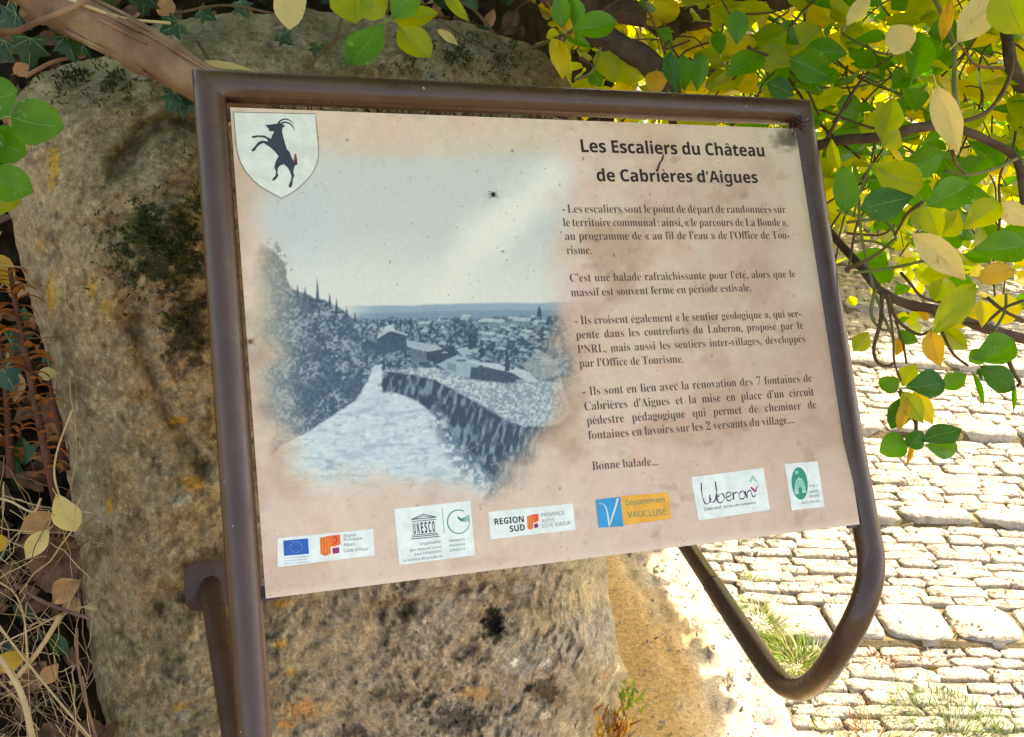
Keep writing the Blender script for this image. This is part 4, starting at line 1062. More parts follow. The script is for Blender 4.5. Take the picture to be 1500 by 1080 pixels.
# rounded back of the boulder
base = len(wr_f); rim = wr[-1]; cen = P(oc[0], oc[1] - 60, 1.9)
VB, CB = [wr_f], [cf]; rbk = []
axis = P(470, 640, 2) - P(470, 640, 1)
for s_, t_ in ((.985, .07), (.93, .18), (.8, .30), (.55, .40), (.2, .45)):
    ring = cen + (rim - cen) * s_ ; ring = ring + axis * t_ * .8
    VB.append(ring); CB.append(np.tile(lin((110, 95, 62)), (na, 1)))
allv = np.concatenate(VB); allc = np.concatenate(CB)
FB = [fq]; last = (nr - 1) * na
for k_ in range(5):
    b0 = base + k_ * na; jj = np.arange(na)
    FB.append(np.stack([last + jj, last + (jj + 1) % na, b0 + (jj + 1) % na, b0 + jj], -1)); last = b0
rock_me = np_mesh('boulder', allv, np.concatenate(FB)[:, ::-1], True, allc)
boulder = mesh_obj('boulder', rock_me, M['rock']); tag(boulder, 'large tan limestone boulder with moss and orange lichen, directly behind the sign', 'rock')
# small moss tufts on the dark patches
def rock_at(px, py):
    d = (rx - px) ** 2 + (ry - py) ** 2; k = np.unravel_index(np.argmin(d), d.shape); return wr[k], k
tv, tf = [], []; nn_ = 0
dens = [(235, 372, 60, 50, 1500), (275, 470, 26, 40, 350), (212, 340, 26, 34, 350), (690, 78, 90, 26, 900), (120, 110, 70, 22, 500), (180, 120, 60, 30, 300), (290, 300, 20, 60, 200)]
flat_i = np.arange(rx.size); rxf, ryf = rx.ravel(), ry.ravel()
for cx, cy, sx, sy, n in dens:
    w_ = np.exp(-((rxf - cx) / sx) ** 2 * 1.2 - ((ryf - cy) / sy) ** 2 * 1.2) * sst(-.2, .3, fbm(rxf / 14, ryf / 14, seed=101)) * (1 + rho[np.arange(rx.size) // na])
    w_ = w_ / w_.sum(); ids = rng.choice(flat_i, n, p=w_)
    for k in ids:
        p = wr_f[k]; out = (CAM - p); out /= np.linalg.norm(out)
        d = out * .5 + rng.normal(size=3) * .6 + np.array([0, 0, .3]); d /= np.linalg.norm(d); L = rng.uniform(.003, .007)
        sd = np.cross(d, rng.normal(size=3)); sd /= np.linalg.norm(sd); sd *= L * .22
        tv += [p - sd, p + sd, p + d * L + sd * .3, p + d * L - sd * .3]; tf.append([nn_, nn_ + 1, nn_ + 2, nn_ + 3]); nn_ += 4
mo = mesh_obj('moss', np_mesh('moss', np.array(tv), tf, False), M['moss'], boulder); tag(mo, kind='stuff')

# ------------------------------------------------------------------ earth bank left of and above the boulder
bx, by = np.meshgrid(np.linspace(-700, 900, 260), np.linspace(-420, 1900, 340), indexing='xy')
zb = 1.52 + .25 * sst(250, -200, by) + .10 * sst(0, 500, bx) * sst(300, 60, by) - .16 * sst(650, 1200, by) + .35 * sst(700, 900, bx)
zb = zb + 1.3 * sst(150, 300, bx) * sst(150, 320, by)
zb = zb + .04 * fbm(bx / 90, by / 90, seed=111) + .014 * fbm(bx / 22, by / 22, seed=112)
wb = P(bx, by, zb)
wb[..., 2] = np.maximum(wb[..., 2], ground_z(wb[..., 0], wb[..., 1]) - .06)
a, b = bx.shape
i, j = np.meshgrid(np.arange(a - 1), np.arange(b - 1), indexing='ij')
fq = np.stack([i * b + j, i * b + j + 1, (i + 1) * b + j + 1, (i + 1) * b + j], -1).reshape(-1, 4)[:, ::-1]
eb = mesh_obj('earth_bank', np_mesh('earth_bank', wb.reshape(-1, 3), fq), M['soil']); tag(eb, kind='structure')

# garden wall beyond the stairs
box_w = empty('plastered_wall', (1.0, 8.6, .4), 'long pinkish plastered wall seen between the leaves beyond the stairs', 'wall')
def slab_box(name, c, dims, rot, mat, parent):
    return box(name, np.array(c), (np.array([math.cos(rot), math.sin(rot), 0]), np.array([-math.sin(rot), math.cos(rot), 0]), np.array([0, 0, 1.])), dims, mat, parent, .01)
slab_box('wall_face', (1.0, 8.6, 1.4), (12, .35, 2.2), .1, M['plaster'], box_w)
slab_box('coping', (1.0, 8.6, 2.545), (12.1, .45, .08), .1, M['stone'], box_w)

# ------------------------------------------------------------------ leaves
def leaf_template(kind, seed, nl=7, nw=3):
    """unit leaf: stalk end at origin, blade along +X to 1, width 1 along Y (scaled later), facing +Z"""
    r = np.random.default_rng(seed); V, Fc = [], []
    cup = r.uniform(-.05, .34); droop = r.uniform(-.08, .34); tw = r.uniform(-.55, .55); bend_ = r.uniform(-.14, .14); wv = r.uniform(.006, .03)
    for i in range(nl + 1):
        x = i / nl
        if kind == 'round': w = np.sqrt(max(0, 1 - (2 * x - 1) ** 2)) * (1 + .10 * math.sin(x * 5))
        elif kind == 'obovate': w = math.sin(PI * min(x ** 1.25, 1)) ** .72
        else: w = math.sin(PI * x ** .85) ** .95
        w = max(w, .03 if i in (0, nl) else .05) * .5
        for k in range(-nw, nw + 1):
            t = k / nw; wob = 1 + .05 * math.sin(7 * x + seed + k * .3) + (.05 * math.sin(13 * x + seed) if abs(k) == nw else 0)
            y = w * t * wob; zc = cup * abs(y) * 1.2 - droop * x * x * .8 + tw * y * x * .6 + wv * math.sin(9 * x + 2.2 * k + seed)
            V.append((x, y + bend_ * math.sin(PI * x) , zc))
    m_ = 2 * nw + 1
    for i in range(nl):
        for k in range(m_ - 1): Fc.append([i * m_ + k, (i + 1) * m_ + k, (i + 1) * m_ + k + 1, i * m_ + k + 1])
    # midrib
    b = len(V)
    for i in range(nl):
        c = V[i * m_ + nw]; V += [(c[0], c[1] - .012, c[2] + .004), (c[0], c[1] + .012, c[2] + .004)]
    rib = [[b + 2 * i, b + 2 * i + 2, b + 2 * i + 3, b + 2 * i + 1] for i in range(nl - 1)]
    # petiole
    b2 = len(V); V += [(0, -.014, 0), (0, .014, 0), (-.16, .012, -.03), (-.16, -.012, -.03)]
    rib.append([b2, b2 + 1, b2 + 2, b2 + 3])
    return np.array(V), Fc, rib
LT = {}
for kd in ('round', 'obovate', 'oval'):
    for s_ in range(9): LT[(kd, s_)] = leaf_template(kd, s_ * 13 + len(kd))
_lm = {}
def leaf_mesh(kd, s_, mk):
    if (kd, s_, mk) not in _lm:
        V, Fc, rib = LT[(kd, s_)]
        me = bpy.data.meshes.new('leaf'); me.from_pydata(V.tolist(), [], Fc + rib)
        me.materials.append(M[mk]); me.materials.append(M['vein'] if mk in ('green', 'dark_green', 'lime') else M[mk])
        me.polygons.foreach_set('material_index', [0] * len(Fc) + [1] * len(rib))
        me.polygons.foreach_set('use_smooth', [True] * (len(Fc) + len(rib))); me.update()
        _lm[(kd, s_, mk)] = me
    return _lm[(kd, s_, mk)]
def leaf_matrix(base, d, nrm, L, Wd):
    d = np.asarray(d, float); d /= np.linalg.norm(d); nrm = np.asarray(nrm, float); nrm = nrm - (nrm @ d) * d; nrm /= np.linalg.norm(nrm) + 1e-9
    y = np.cross(nrm, d)
    m = Matrix(((d[0] * L, y[0] * Wd, nrm[0] * L, base[0]), (d[1] * L, y[1] * Wd, nrm[1] * L, base[1]), (d[2] * L, y[2] * Wd, nrm[2] * L, base[2]), (0, 0, 0, 1)))
    return m
def leaf_obj(parent, kd, s_, mk, mw, name='leaf'):
    return mesh_obj(name, leaf_mesh(kd, s_, mk), None, parent, mw)

shrub = empty('leafy_shrub', tuple(P(1560, 620, 2.3)), 'sprawling shrub with green and yellow autumn leaves hanging over the sign and stairs', 'shrub')
# hero leaves read off the photograph: base, tip, width (photo px), depth (m), material, shape
HL = [(425, -14, 426, 40, 42, 1.00, 'pale', 'round'), (562, 26, 528, -8, 44, .98, 'lime', 'oval'), (520, -20, 522, 36, 62, .99, 'lime', 'round'), (562, 34, 508, 96, 46, .97, 'green', 'obovate'), (540, 42, 512, 90, 40, .99, 'green', 'obovate'), (584, 36, 631, 86, 46, .96, 'lime', 'obovate'),
      (574, 26, 610, -12, 46, .98, 'green', 'obovate'), (576, 30, 637, 18, 30, 1.0, 'lime', 'obovate'), (650, -8, 687, 31, 19, .97, 'lime', 'oval'), (680, -12, 700, 16, 20, 1.02, 'ivy', 'oval'),
      (836, 44, 904, 28, 40, 1.02, 'green', 'obovate'), (824, 42, 822, -14, 26, 1.03, 'green', 'oval'), (846, 44, 838, -10, 26, 1.05, 'green', 'oval'), (826, 50, 868, 72, 16, 1.04, 'green', 'oval'), (806, 10, 842, 60, 20, 1.04, 'gold', 'oval'), (808, 56, 826, 116, 30, 1.06, 'yellow', 'oval'), (818, 60, 836, 120, 20, 1.05, 'yellow', 'oval'), (832, 52, 846, 66, 26, 1.07, 'lime', 'oval'),
      (874, 78, 902, 118, 36, 1.3, 'lime', 'round'), (905, 84, 932, 130, 36, 1.32, 'lime', 'oval'), (868, 100, 880, 128, 22, 1.33, 'green', 'oval'), (962, 104, 962, 134, 29, 1.25, 'gold', 'round'), (982, 76, 988, 132, 24, 1.2, 'dark_green', 'oval'), (1000, 80, 1004, 132, 30, 1.22, 'green', 'oval'), (1026, 78, 1020, 132, 28, 1.24, 'green', 'oval'),
      (1078, 14, 1080, 64, 30, 1.2, 'green', 'oval'), (1050, 44, 1054, 80, 22, 1.25, 'green', 'oval'), (1062, 112, 1122, 72, 40, 1.2, 'green', 'obovate'), (1040, 130, 1100, 100, 28, 1.3, 'lime', 'oval'), (1124, 122, 1164, 140, 30, 1.2, 'dark_green', 'oval'), (1078, 130, 1112, 110, 30, 1.35, 'yellow', 'round'), (1000, 128, 1036, 118, 18, 1.3, 'yellow', 'oval'),
      (1402, 62, 1464, -4, 48, 1.0, 'pale', 'oval'), (1332, 74, 1304, 38, 38, 1.1, 'pale', 'round'), (1240, 38, 1278, -16, 24, 1.05, 'pale', 'oval'), (1372, 126, 1402, 228, 42, .98, 'pale', 'oval'), (1336, 118, 1350, 40, 40, 1.15, 'green', 'oval'), (1380, 60, 1394, -6, 18, 1.1, 'gold', 'oval'), (1470, -20, 1500, 50, 60, .95, 'lime', 'round'),
      (1316, 246, 1386, 224, 44, 1.06, 'green', 'obovate'), (1276, 240, 1352, 272, 52, 1.02, 'lime', 'obovate'), (1238, 312, 1234, 244, 36, 1.03, 'green', 'round'), (1338, 288, 1262, 306, 46, 1.0, 'dark_green', 'obovate'), (1356, 302, 1430, 264, 48, .98, 'green', 'obovate'), (1352, 296, 1376, 352, 34, 1.02, 'lime', 'oval'), (1374, 346, 1404, 306, 36, 1.05, 'lime', 'oval'), (1410, 336, 1466, 298, 40, 1.02, 'lime', 'obovate'),
      (1424, 366, 1512, 356, 48, 1.0, 'green', 'obovate'), (1336, 342, 1412, 410, 40, .97, 'pale', 'oval'), (1432, 410, 1492, 396, 28, .99, 'gold', 'round'), (1462, 298, 1504, 330, 30, 1.05, 'pale', 'oval'), (1230, 250, 1216, 200, 18, 1.1, 'lime', 'oval'), (1290, 205, 1310, 140, 40, 1.12, 'lime', 'oval'), (1292, 215, 1318, 190, 30, 1.1, 'lime', 'oval'),
      (1364, 492, 1432, 416, 42, 1.0, 'lime', 'obovate'), (1380, 410, 1372, 442, 32, 1.04, 'lime', 'round'), (1362, 484, 1378, 538, 30, 1.0, 'gold', 'oval'), (1436, 440, 1438, 478, 22, 1.02, 'yellow', 'oval'), (1376, 476, 1420, 514, 28, 1.03, 'lime', 'oval'), (1382, 478, 1412, 470, 26, 1.05, 'yellow', 'oval'), (1424, 526, 1484, 498, 44, .98, 'green', 'obovate'), (1452, 516, 1468, 488, 30, 1.0, 'green', 'round'),
      (1436, 536, 1490, 572, 36, .98, 'dark_green', 'obovate'), (1420, 530, 1442, 512, 24, .99, 'green', 'oval'), (1424, 544, 1441, 594, 8, .98, 'green', 'oval'), (1484, 560, 1486, 606, 8, 1.0, 'green', 'oval'), (1434, 540, 1438, 556, 8, .99, 'dark_green', 'oval'), (1250, 514, 1272, 486, 26, 1.02, 'lime', 'oval'), (1314, 486, 1346, 502, 20, 1.05, 'green', 'oval'), (1316, 494, 1312, 522, 18, 1.06, 'gold', 'oval'), (1350, 452, 1354, 470, 14, 1.1, 'gold', 'round'), (1318, 472, 1330, 466, 9, 1.05, 'green', 'oval'),
      (1314, 574, 1288, 554, 26, .99, 'green', 'round'), (1326, 568, 1388, 556, 40, .98, 'dark_green', 'obovate'), (1378, 568, 1416, 548, 26, .99, 'green', 'oval'), (1322, 566, 1342, 534, 28, 1.0, 'lime', 'oval'), (1330, 578, 1306, 628, 34, 1.0, 'dark_green', 'obovate'), (1322, 574, 1352, 620, 30, .99, 'lime', 'oval'), (1338, 574, 1366, 622, 26, 1.02, 'yellow', 'oval'), (1330, 582, 1316, 632, 16, .985, 'gold', 'oval'),
      (1332, 655, 1350, 634, 26, .98, 'dark_green', 'round'), (1350, 646, 1408, 630, 34, .97, 'dark_green', 'obovate'), (1354, 652, 1410, 660, 28, .99, 'green', 'obovate'), (1328, 648, 1290, 662, 34, .99, 'green', 'round'), (1336, 654, 1328, 680, 8, 1.0, 'gold', 'oval'), (1332, 636, 1328, 656, 10, 1.0, 'green', 'oval')]
heroes = []
def place_hero(parent, q, name='leaf'):
    bx_, by_, tx_, ty_, w_, z_, mk, kd = q
    dzz = random.uniform(-.012, .012); b_ = P(bx_, by_, z_); t_ = P(tx_, ty_, z_ + dzz)
    d = t_ - b_; L = np.linalg.norm(d); Wd = w_ / F * z_ * 1.06
    nrm = CAM - b_; nrm /= np.linalg.norm(nrm); nrm = nrm + np.array([random.uniform(-.3, .3), random.uniform(-.2, .2), random.uniform(-.1, .45)])
    return leaf_obj(parent, kd, random.randrange(9), mk, leaf_matrix(b_, d, nrm, L, Wd), name)
for q in HL: heroes.append(place_hero(shrub, q))

def GP(px, py):                              # photo pixel -> point on the mean ground slope
    r = R @ np.array([(px - 750) / F, (py - 540) / F, 1])
    n_ = np.array([np.tan(SL) * np.sin(PH), -np.tan(SL) * np.cos(PH), 1]); return CAM + r * (-(n_ @ CAM) / (n_ @ r))
def sunlit_zone(p):
    """does the shadow of point p fall on paving that the photograph shows in full sun?"""
    k = (p[2] - .15) / SUN[2]; g = p - SUN * k; g[2] = ground_z(g[0], g[1])
    k = (p[2] - g[2]) / SUN[2]; g = p - SUN * k
    px, py, d = PR(g)
    if d < .2: return False
    lim = 944 + (py - 800) * .37 if py < 1012 else 1056
    return lim < px < 1620 and 330 < py < 1150 and not inside(px, py, [(285, 100), (1195, 150), (1262, 768), (385, 890)])
def dens_ok(px, py):
    if py > 470 or px < 770: return 0
    if px < 1215: return 1. if py < 190 - (0 if px > 860 else 60) else 0
    base = 1. if py < 230 else (.95 if py < 320 else (.6 if py < 400 else .16))
    if 1216 < px < 1305 and 305 < py < 400: base *= .12
    return base
back = []
tries = 0
while len(back) < 4600 and tries < 160000:
    tries += 1
    px = random.uniform(780, 1640); py = random.uniform(-170, 470)
    if random.random() > dens_ok(px, max(py, 0)): continue
    zd = 1.22 + 2.0 * random.random() ** .9
    if px < 960: zd = random.uniform(1.6, 3.2)
    p = P(px, py, zd)
    if sunlit_zone(p.copy()): continue
    L = random.uniform(.030, .056) if zd < 1.6 else random.uniform(.028, .046)
    f_ = fbm(np.array([px / 130.]), np.array([py / 110.]), np.array([zd * 2]), seed=131)[0] + random.uniform(-.35, .35)
    near = zd < 1.5
    if near: mk = 'green' if f_ < 0 else ('lime' if f_ < .35 else 'yellow')
    else: mk = 'green' if f_ < -.38 else ('lime' if f_ < .08 else ('yellow' if f_ < .6 else 'gold'))
    a_ = random.uniform(0, 2 * PI)
    d = np.array([math.cos(a_), math.sin(a_) * .7, random.uniform(-.7, .35)])
    nrm = np.array([random.uniform(-.7, .7), random.uniform(-.9, .3), random.uniform(.2, 1)])
    if np.linalg.norm(np.cross(d, nrm)) < .2: continue
    back.append((L / zd, p, d, nrm, L, L * random.uniform(.62, .85), mk, random.choice(['obovate', 'obovate', 'oval', 'round'])))
back.sort(key=lambda x: -x[0])
inview = [x for x in back if 0 < PR(x[1])[0] < 1500 and PR(x[1])[1] > 0]
single = inview[:max(0, 296 - len(heroes))]; sid = set(id(x) for x in single)
for x in single:
    leaf_obj(shrub, x[7], random.randrange(9), x[6], leaf_matrix(x[1], x[2], x[3], x[4], x[5]))
# canopy over the sign and the boulder, out of the picture: leaves added along sun rays to shade them
added_canopy = []
tries = 0
while len(added_canopy) < 9000 and tries < 200000:
    tries += 1
    q = np.array([random.uniform(-1.25, .62), random.uniform(.35, 1.75), random.uniform(.2, 1.5)])
    h = random.uniform(1.72, 2.6)
    p = q + SUN * ((h - q[2]) / SUN[2])
    if sunlit_zone(p.copy()): continue
    px_, py_, d_ = PR(p)
    if d_ > .05 and py_ > -60 and -60 < px_ < 1560: continue
    f_ = random.random(); mk = 'green' if f_ < .5 else ('lime' if f_ < .8 else 'yellow')
    a_ = random.uniform(0, 2 * PI)
    L = random.uniform(.05, .075)
    added_canopy.append((0, p, np.array([math.cos(a_), math.sin(a_), random.uniform(-.5, .3)]), np.array([random.uniform(-.5, .5), random.uniform(-.5, .5), 1.]) + SUN * .6, L, L * .8, mk, 'obovate'))
tries = 0
while len(added_canopy) < 13500 and tries < 90000:      # unseen leaves added up the sun rays to shade the ochre bank
    tries += 1
    py_q = random.uniform(780, 1120); q = GP(random.uniform(830, 944 + (py_q - 800) * .37 if py_q < 1012 else 1056), py_q); q[2] += .05; h = random.uniform(1.56, 1.74)
    p = q + SUN * ((h - q[2]) / SUN[2]); px_, py_, d_ = PR(p)
    if d_ > .05 and py_ > -40 and -60 < px_ < 1560: continue
    a_ = random.uniform(0, 2 * PI); L = random.uniform(.028, .04); dd_ = np.cross(SUN, [math.cos(a_), math.sin(a_), .3])
    added_canopy.append((0, p - dd_ / np.linalg.norm(dd_) * L * .5, dd_, rng.normal(size=3) * .25 + SUN, L, L * .8, random.choice(['green', 'dark_green', 'green']), 'obovate'))
tries = 0
while len(added_canopy) < 18500 and tries < 120000:  # further unseen leaves added to keep the sun off sign and boulder
    tries += 1
    q = uvw(random.uniform(-.3, .85), random.uniform(-.2, .75), random.uniform(-.2, .05)) if random.random() < .6 else np.array([random.uniform(-.75, .1), random.uniform(.9, 1.5), random.uniform(.8, 1.4)]); h = random.uniform(1.66, 2.5)
    p = q + SUN * ((h - q[2]) / SUN[2])
    if sunlit_zone(p.copy()): continue
    px_, py_, d_ = PR(p)
    if d_ > .05 and py_ > -60 and -60 < px_ < 1560: continue
    a_ = random.uniform(0, 2 * PI); L = random.uniform(.05, .075)
    added_canopy.append((0, p, np.array([math.cos(a_), math.sin(a_), random.uniform(-.5, .3)]), np.array([random.uniform(-.5, .5), random.uniform(-.5, .5), 1.]) + SUN * .6, L, L * .8, random.choice(['green', 'green', 'lime']), 'obovate'))
print('BACK', len(back), 'CANOPY', len(added_canopy), 'HERO', len(heroes))
def leaf_mass(items, name, parent, tmpl_small=False):
    mk_list = sorted(set(x[6] for x in items)); VV, FF, MI = [], [], []; n = 0
    for x in items:
        if tmpl_small:
            V = SMALL; Fc = SMALLF
        else: V, Fc, rib = LT[(x[7], random.randrange(9))]; V = V[:len(V) - 4]
        Mx = np.array(leaf_matrix(x[1], x[2], x[3], x[4], x[5])); VV.append(V @ Mx[:3, :3].T + Mx[:3, 3])
        fa = np.array(Fc) + n; FF.append(fa); MI.append(np.full(len(fa), mk_list.index(x[6]))); n += len(V)
    me = np_mesh(name, np.concatenate(VV), np.concatenate(FF), True, None, np.concatenate(MI))
    o = mesh_obj(name, me, [M[k] for k in mk_list], parent); return tag(o, kind='stuff')
SMALL, SMALLF, _r = leaf_template('obovate', 5, 3, 1); SMALL = SMALL[:12]
leaf_mass([x for x in back if id(x) not in sid], 'foliage', shrub)
leaf_mass(added_canopy, 'canopy_foliage', shrub, True)

# small yellow-leaved tree farther off, beyond the stairs
tree = empty('yellow_leaved_tree', (2.6, 5.6, .4), 'sunlit yellow green tree filling the gaps behind the near shrub', 'tree')
far = []; tries = 0
while len(far) < 7000 and tries < 60000:
    tries += 1
    px = random.uniform(820, 1800); py = random.uniform(-260, 330); zd = random.uniform(3.6, 6.0) if py < 200 else random.uniform(3.3, 4.6)
    if px < 960 and py > 20 and random.random() < .7: continue
    p = P(px, py, zd)
    if fbm(np.array([p[0] * 2.2]), np.array([p[1] * 2.2]), np.array([p[2] * 2.2]), seed=151)[0] < -.22: continue
    g_ = p - SUN * ((p[2] - .35) / SUN[2]); gx_, gy_, gd_ = PR(g_)
    if gd_ > .2 and gy_ > 440 and 1180 < gx_ < 1620: continue
    a_ = random.uniform(0, 2 * PI); L = random.uniform(.05, .085)
    far.append((0, p, np.array([math.cos(a_), math.sin(a_), random.uniform(-.8, .3)]), np.array([random.uniform(-.7, .7), random.uniform(-.8, .3), random.uniform(.2, 1)]), L, L * .8, random.choice(['lime', 'lime', 'yellow', 'yellow', 'yellow', 'green']), 'obovate'))
leaf_mass(far, 'foliage', tree, True)
# branches and twigs of the shrub
def pl(pts): return np.array([P(*p) for p in pts])
def branch(pts, r0, r1, mat='bark_dark', name='branch', n=8, wob=.15, parent=None, k=10):
    sp_ = spline(pl(pts), n); m_ = len(sp_)
    rr_ = np.linspace(r0, r1, m_) * (1 + wob * fbm(np.arange(m_) * .6, np.full(m_, r0 * 999), seed=7))
    b_ = MB(); b_.tube(sp_, rr_, k); return b_.build(name, M[mat], parent or shrub)
branch([(780, -40, 1.36), (850, 30, 1.34), (905, 66, 1.32), (950, 92, 1.31), (985, 145, 1.30), (1010, 230, 1.3)], .017, .013)
branch([(800, -10, 1.6), (900, 14, 1.55), (1000, 28, 1.5), (1080, 10, 1.5), (1180, -14, 1.6)], .016, .02)
branch([(905, -20, 1.7), (960, 40, 1.62), (1035, 62, 1.6), (1120, 60, 1.7)], .010, .006)
branch([(992, 20, 1.5), (998, 60, 1.48), (1012, 96, 1.5), (1060, 110, 1.6)], .010, .006)
branch([(1150, 226, 1.30), (1190, 216, 1.24), (1230, 206, 1.18), (1300, 200, 1.13), (1340, 188, 1.13), (1392, 186, 1.14), (1450, 208, 1.15), (1490, 236, 1.16), (1500, 300, 1.16)], .0065, .0042, n=6)
branch([(1190, 310, 1.34), (1226, 352, 1.22), (1262, 392, 1.13), (1290, 426, 1.10), (1330, 446, 1.10), (1380, 456, 1.1), (1440, 480, 1.12), (1520, 502, 1.15)], .0045, .0055, n=6)
branch([(1468, -20, 1.3), (1476, 60, 1.28), (1492, 120, 1.28), (1560, 200, 1.3)], .006, .010)
branch([(1360, -20, 1.2), (1395, 60, 1.14), (1398, 130, 1.12), (1408, 180, 1.12)], .0022, .003, 'twig_green')
branch([(1404, 62, 1.05), (1430, 95, 1.1), (1470, 100, 1.15)], .0012, .0018, 'twig')
branch([(1480, 60, 1.2), (1482, 100, 1.18), (1466, 140, 1.16), (1440, 168, 1.14), (1400, 180, 1.13)], .003, .002, 'twig')
TW = [[(1160, 30, 1.5), (1220, 90, 1.45), (1300, 130, 1.4), (1400, 190, 1.4)], [(1080, 50, 1.4), (1150, 110, 1.35), (1200, 180, 1.3), (1260, 232, 1.2)], [(1110, 20, 1.6), (1190, 60, 1.5), (1260, 115, 1.45), (1350, 148, 1.4)],
      [(1170, 128, 1.4), (1250, 128, 1.4), (1330, 108, 1.35)], [(1210, 205, 1.2), (1260, 120, 1.3), (1310, 80, 1.35)], [(1200, 160, 1.3), (1290, 190, 1.28), (1360, 180, 1.2)], [(1240, 40, 1.3), (1236, 50, 1.28), (1290, 78, 1.2), (1330, 74, 1.12)],
      [(1275, 300, 1.1), (1255, 330, 1.08), (1242, 400, 1.08)], [(1258, 290, 1.08), (1262, 345, 1.07), (1282, 430, 1.06), (1310, 500, 1.04)], [(1240, 326, 1.1), (1290, 322, 1.1), (1310, 340, 1.08), (1312, 352, 1.06)],
      [(1240, 342, 1.12), (1290, 344, 1.12), (1310, 330, 1.12)], [(1252, 354, 1.12), (1280, 354, 1.12), (1310, 366, 1.1)], [(1238, 396, 1.06), (1280, 376, 1.05), (1310, 350, 1.05)], [(1250, 400, 1.06), (1310, 392, 1.05), (1362, 380, 1.03)],
      [(1282, 424, 1.06), (1276, 460, 1.05), (1290, 482, 1.05), (1306, 484, 1.05)], [(1292, 430, 1.06), (1290, 470, 1.05), (1280, 510, 1.04), (1286, 532, 1.03), (1302, 536, 1.03), (1308, 532, 1.03)], [(1300, 440, 1.05), (1308, 490, 1.03), (1310, 530, 1.01), (1320, 558, 1.0)],
      [(1312, 470, 1.05), (1322, 500, 1.04), (1328, 532, 1.02)], [(1300, 432, 1.05), (1314, 468, 1.04), (1345, 490, 1.02), (1368, 482, 1.01)], [(1320, 400, 1.08), (1334, 416, 1.06), (1352, 436, 1.06), (1392, 446, 1.05)], [(1366, 456, 1.06), (1380, 486, 1.03), (1396, 518, 1.0), (1418, 536, .98)],
      [(1408, 472, 1.05), (1440, 474, 1.04), (1470, 452, 1.04), (1500, 440, 1.04)], [(1446, 436, 1.06), (1470, 455, 1.05), (1500, 470, 1.05)], [(1474, 430, 1.05), (1472, 456, 1.05), (1456, 486, 1.04)], [(1478, 530, 1.0), (1486, 548, 1.0), (1494, 560, 1.0), (1490, 566, 1.0)],
      [(1342, 618, 1.0), (1342, 634, .99), (1348, 646, .98)], [(1318, 572, 1.0), (1330, 600, 1.0), (1342, 622, 1.0), (1338, 650, .99)], [(1276, 240, 1.05), (1268, 260, 1.06), (1258, 286, 1.07), (1250, 318, 1.08)], [(1352, 296, 1.02), (1330, 312, 1.04), (1318, 332, 1.05), (1310, 345, 1.06)],
      [(1384, 250, 1.05), (1420, 256, 1.05), (1460, 246, 1.06), (1490, 232, 1.07)], [(1396, 224, 1.0), (1400, 240, 1.03), (1416, 256, 1.05)], [(1264, 60, 1.5), (1300, 100, 1.4), (1330, 150, 1.3)], [(980, 60, 1.3), (975, 72, 1.3), (1010, 60, 1.35)], [(836, 46, 1.03), (790, 66, 1.1), (740, 76, 1.15), (690, 60, 1.2), (640, 28, 1.2)],
      [(740, 72, 1.15), (700, 20, 1.25), (670, 0, 1.3)], [(842, 118, 1.3), (868, 104, 1.28), (880, 70, 1.26)], [(850, 85, 1.3), (872, 98, 1.28)], [(1470, -10, 1.2), (1440, 40, 1.25), (1400, 100, 1.3)], [(942, 0, 1.2), (960, 40, 1.22), (975, 80, 1.25)], [(1095, 70, 1.25), (1140, 90, 1.3), (1180, 130, 1.35), (1200, 170, 1.35)]]
for q in TW: branch(q, random.uniform(.0013, .0024), random.uniform(.0010, .0017), random.choice(['twig', 'twig', 'twig_green']), 'twig', 6, .1, None, 6)
tw = MB()
for q in range(150):
    px = random.uniform(880, 1520); py = random.uniform(-30, 240 if px > 1210 else 120); z_ = random.uniform(1.25, 2.4); p0 = P(px, py, z_)
    d = np.array([random.uniform(-1, 1), random.uniform(-.5, .5), random.uniform(-.7, .4)]); L = random.uniform(.1, .35)
    pts = [p0 + d * L * t_ + np.array([0, 0, -.1 * t_ * t_]) + rng.normal(size=3) * .006 for t_ in np.linspace(0, 1, 6)]
    if any(sunlit_zone(p.copy()) for p in pts[::2]): continue
    tw.tube(spline(pts, 3), random.uniform(.0008, .0017), 5)
tag(tw.build('fine_twigs', M['twig'], shrub), kind='stuff')
for pts, r0, r1 in (([(1500, 420, 5.0), (1480, 250, 5.0), (1440, 120, 4.9), (1380, 0, 4.8), (1340, -120, 4.8)], .07, .03), ([(1470, 200, 5.0), (1380, 110, 4.6), (1280, 60, 4.4), (1180, 30, 4.3)], .03, .012), ([(1450, 130, 5), (1540, 40, 5.1), (1640, -60, 5.2)], .03, .014)):
    branch(pts, r0, r1, 'bark_dark', 'branch', 8, .15, tree)
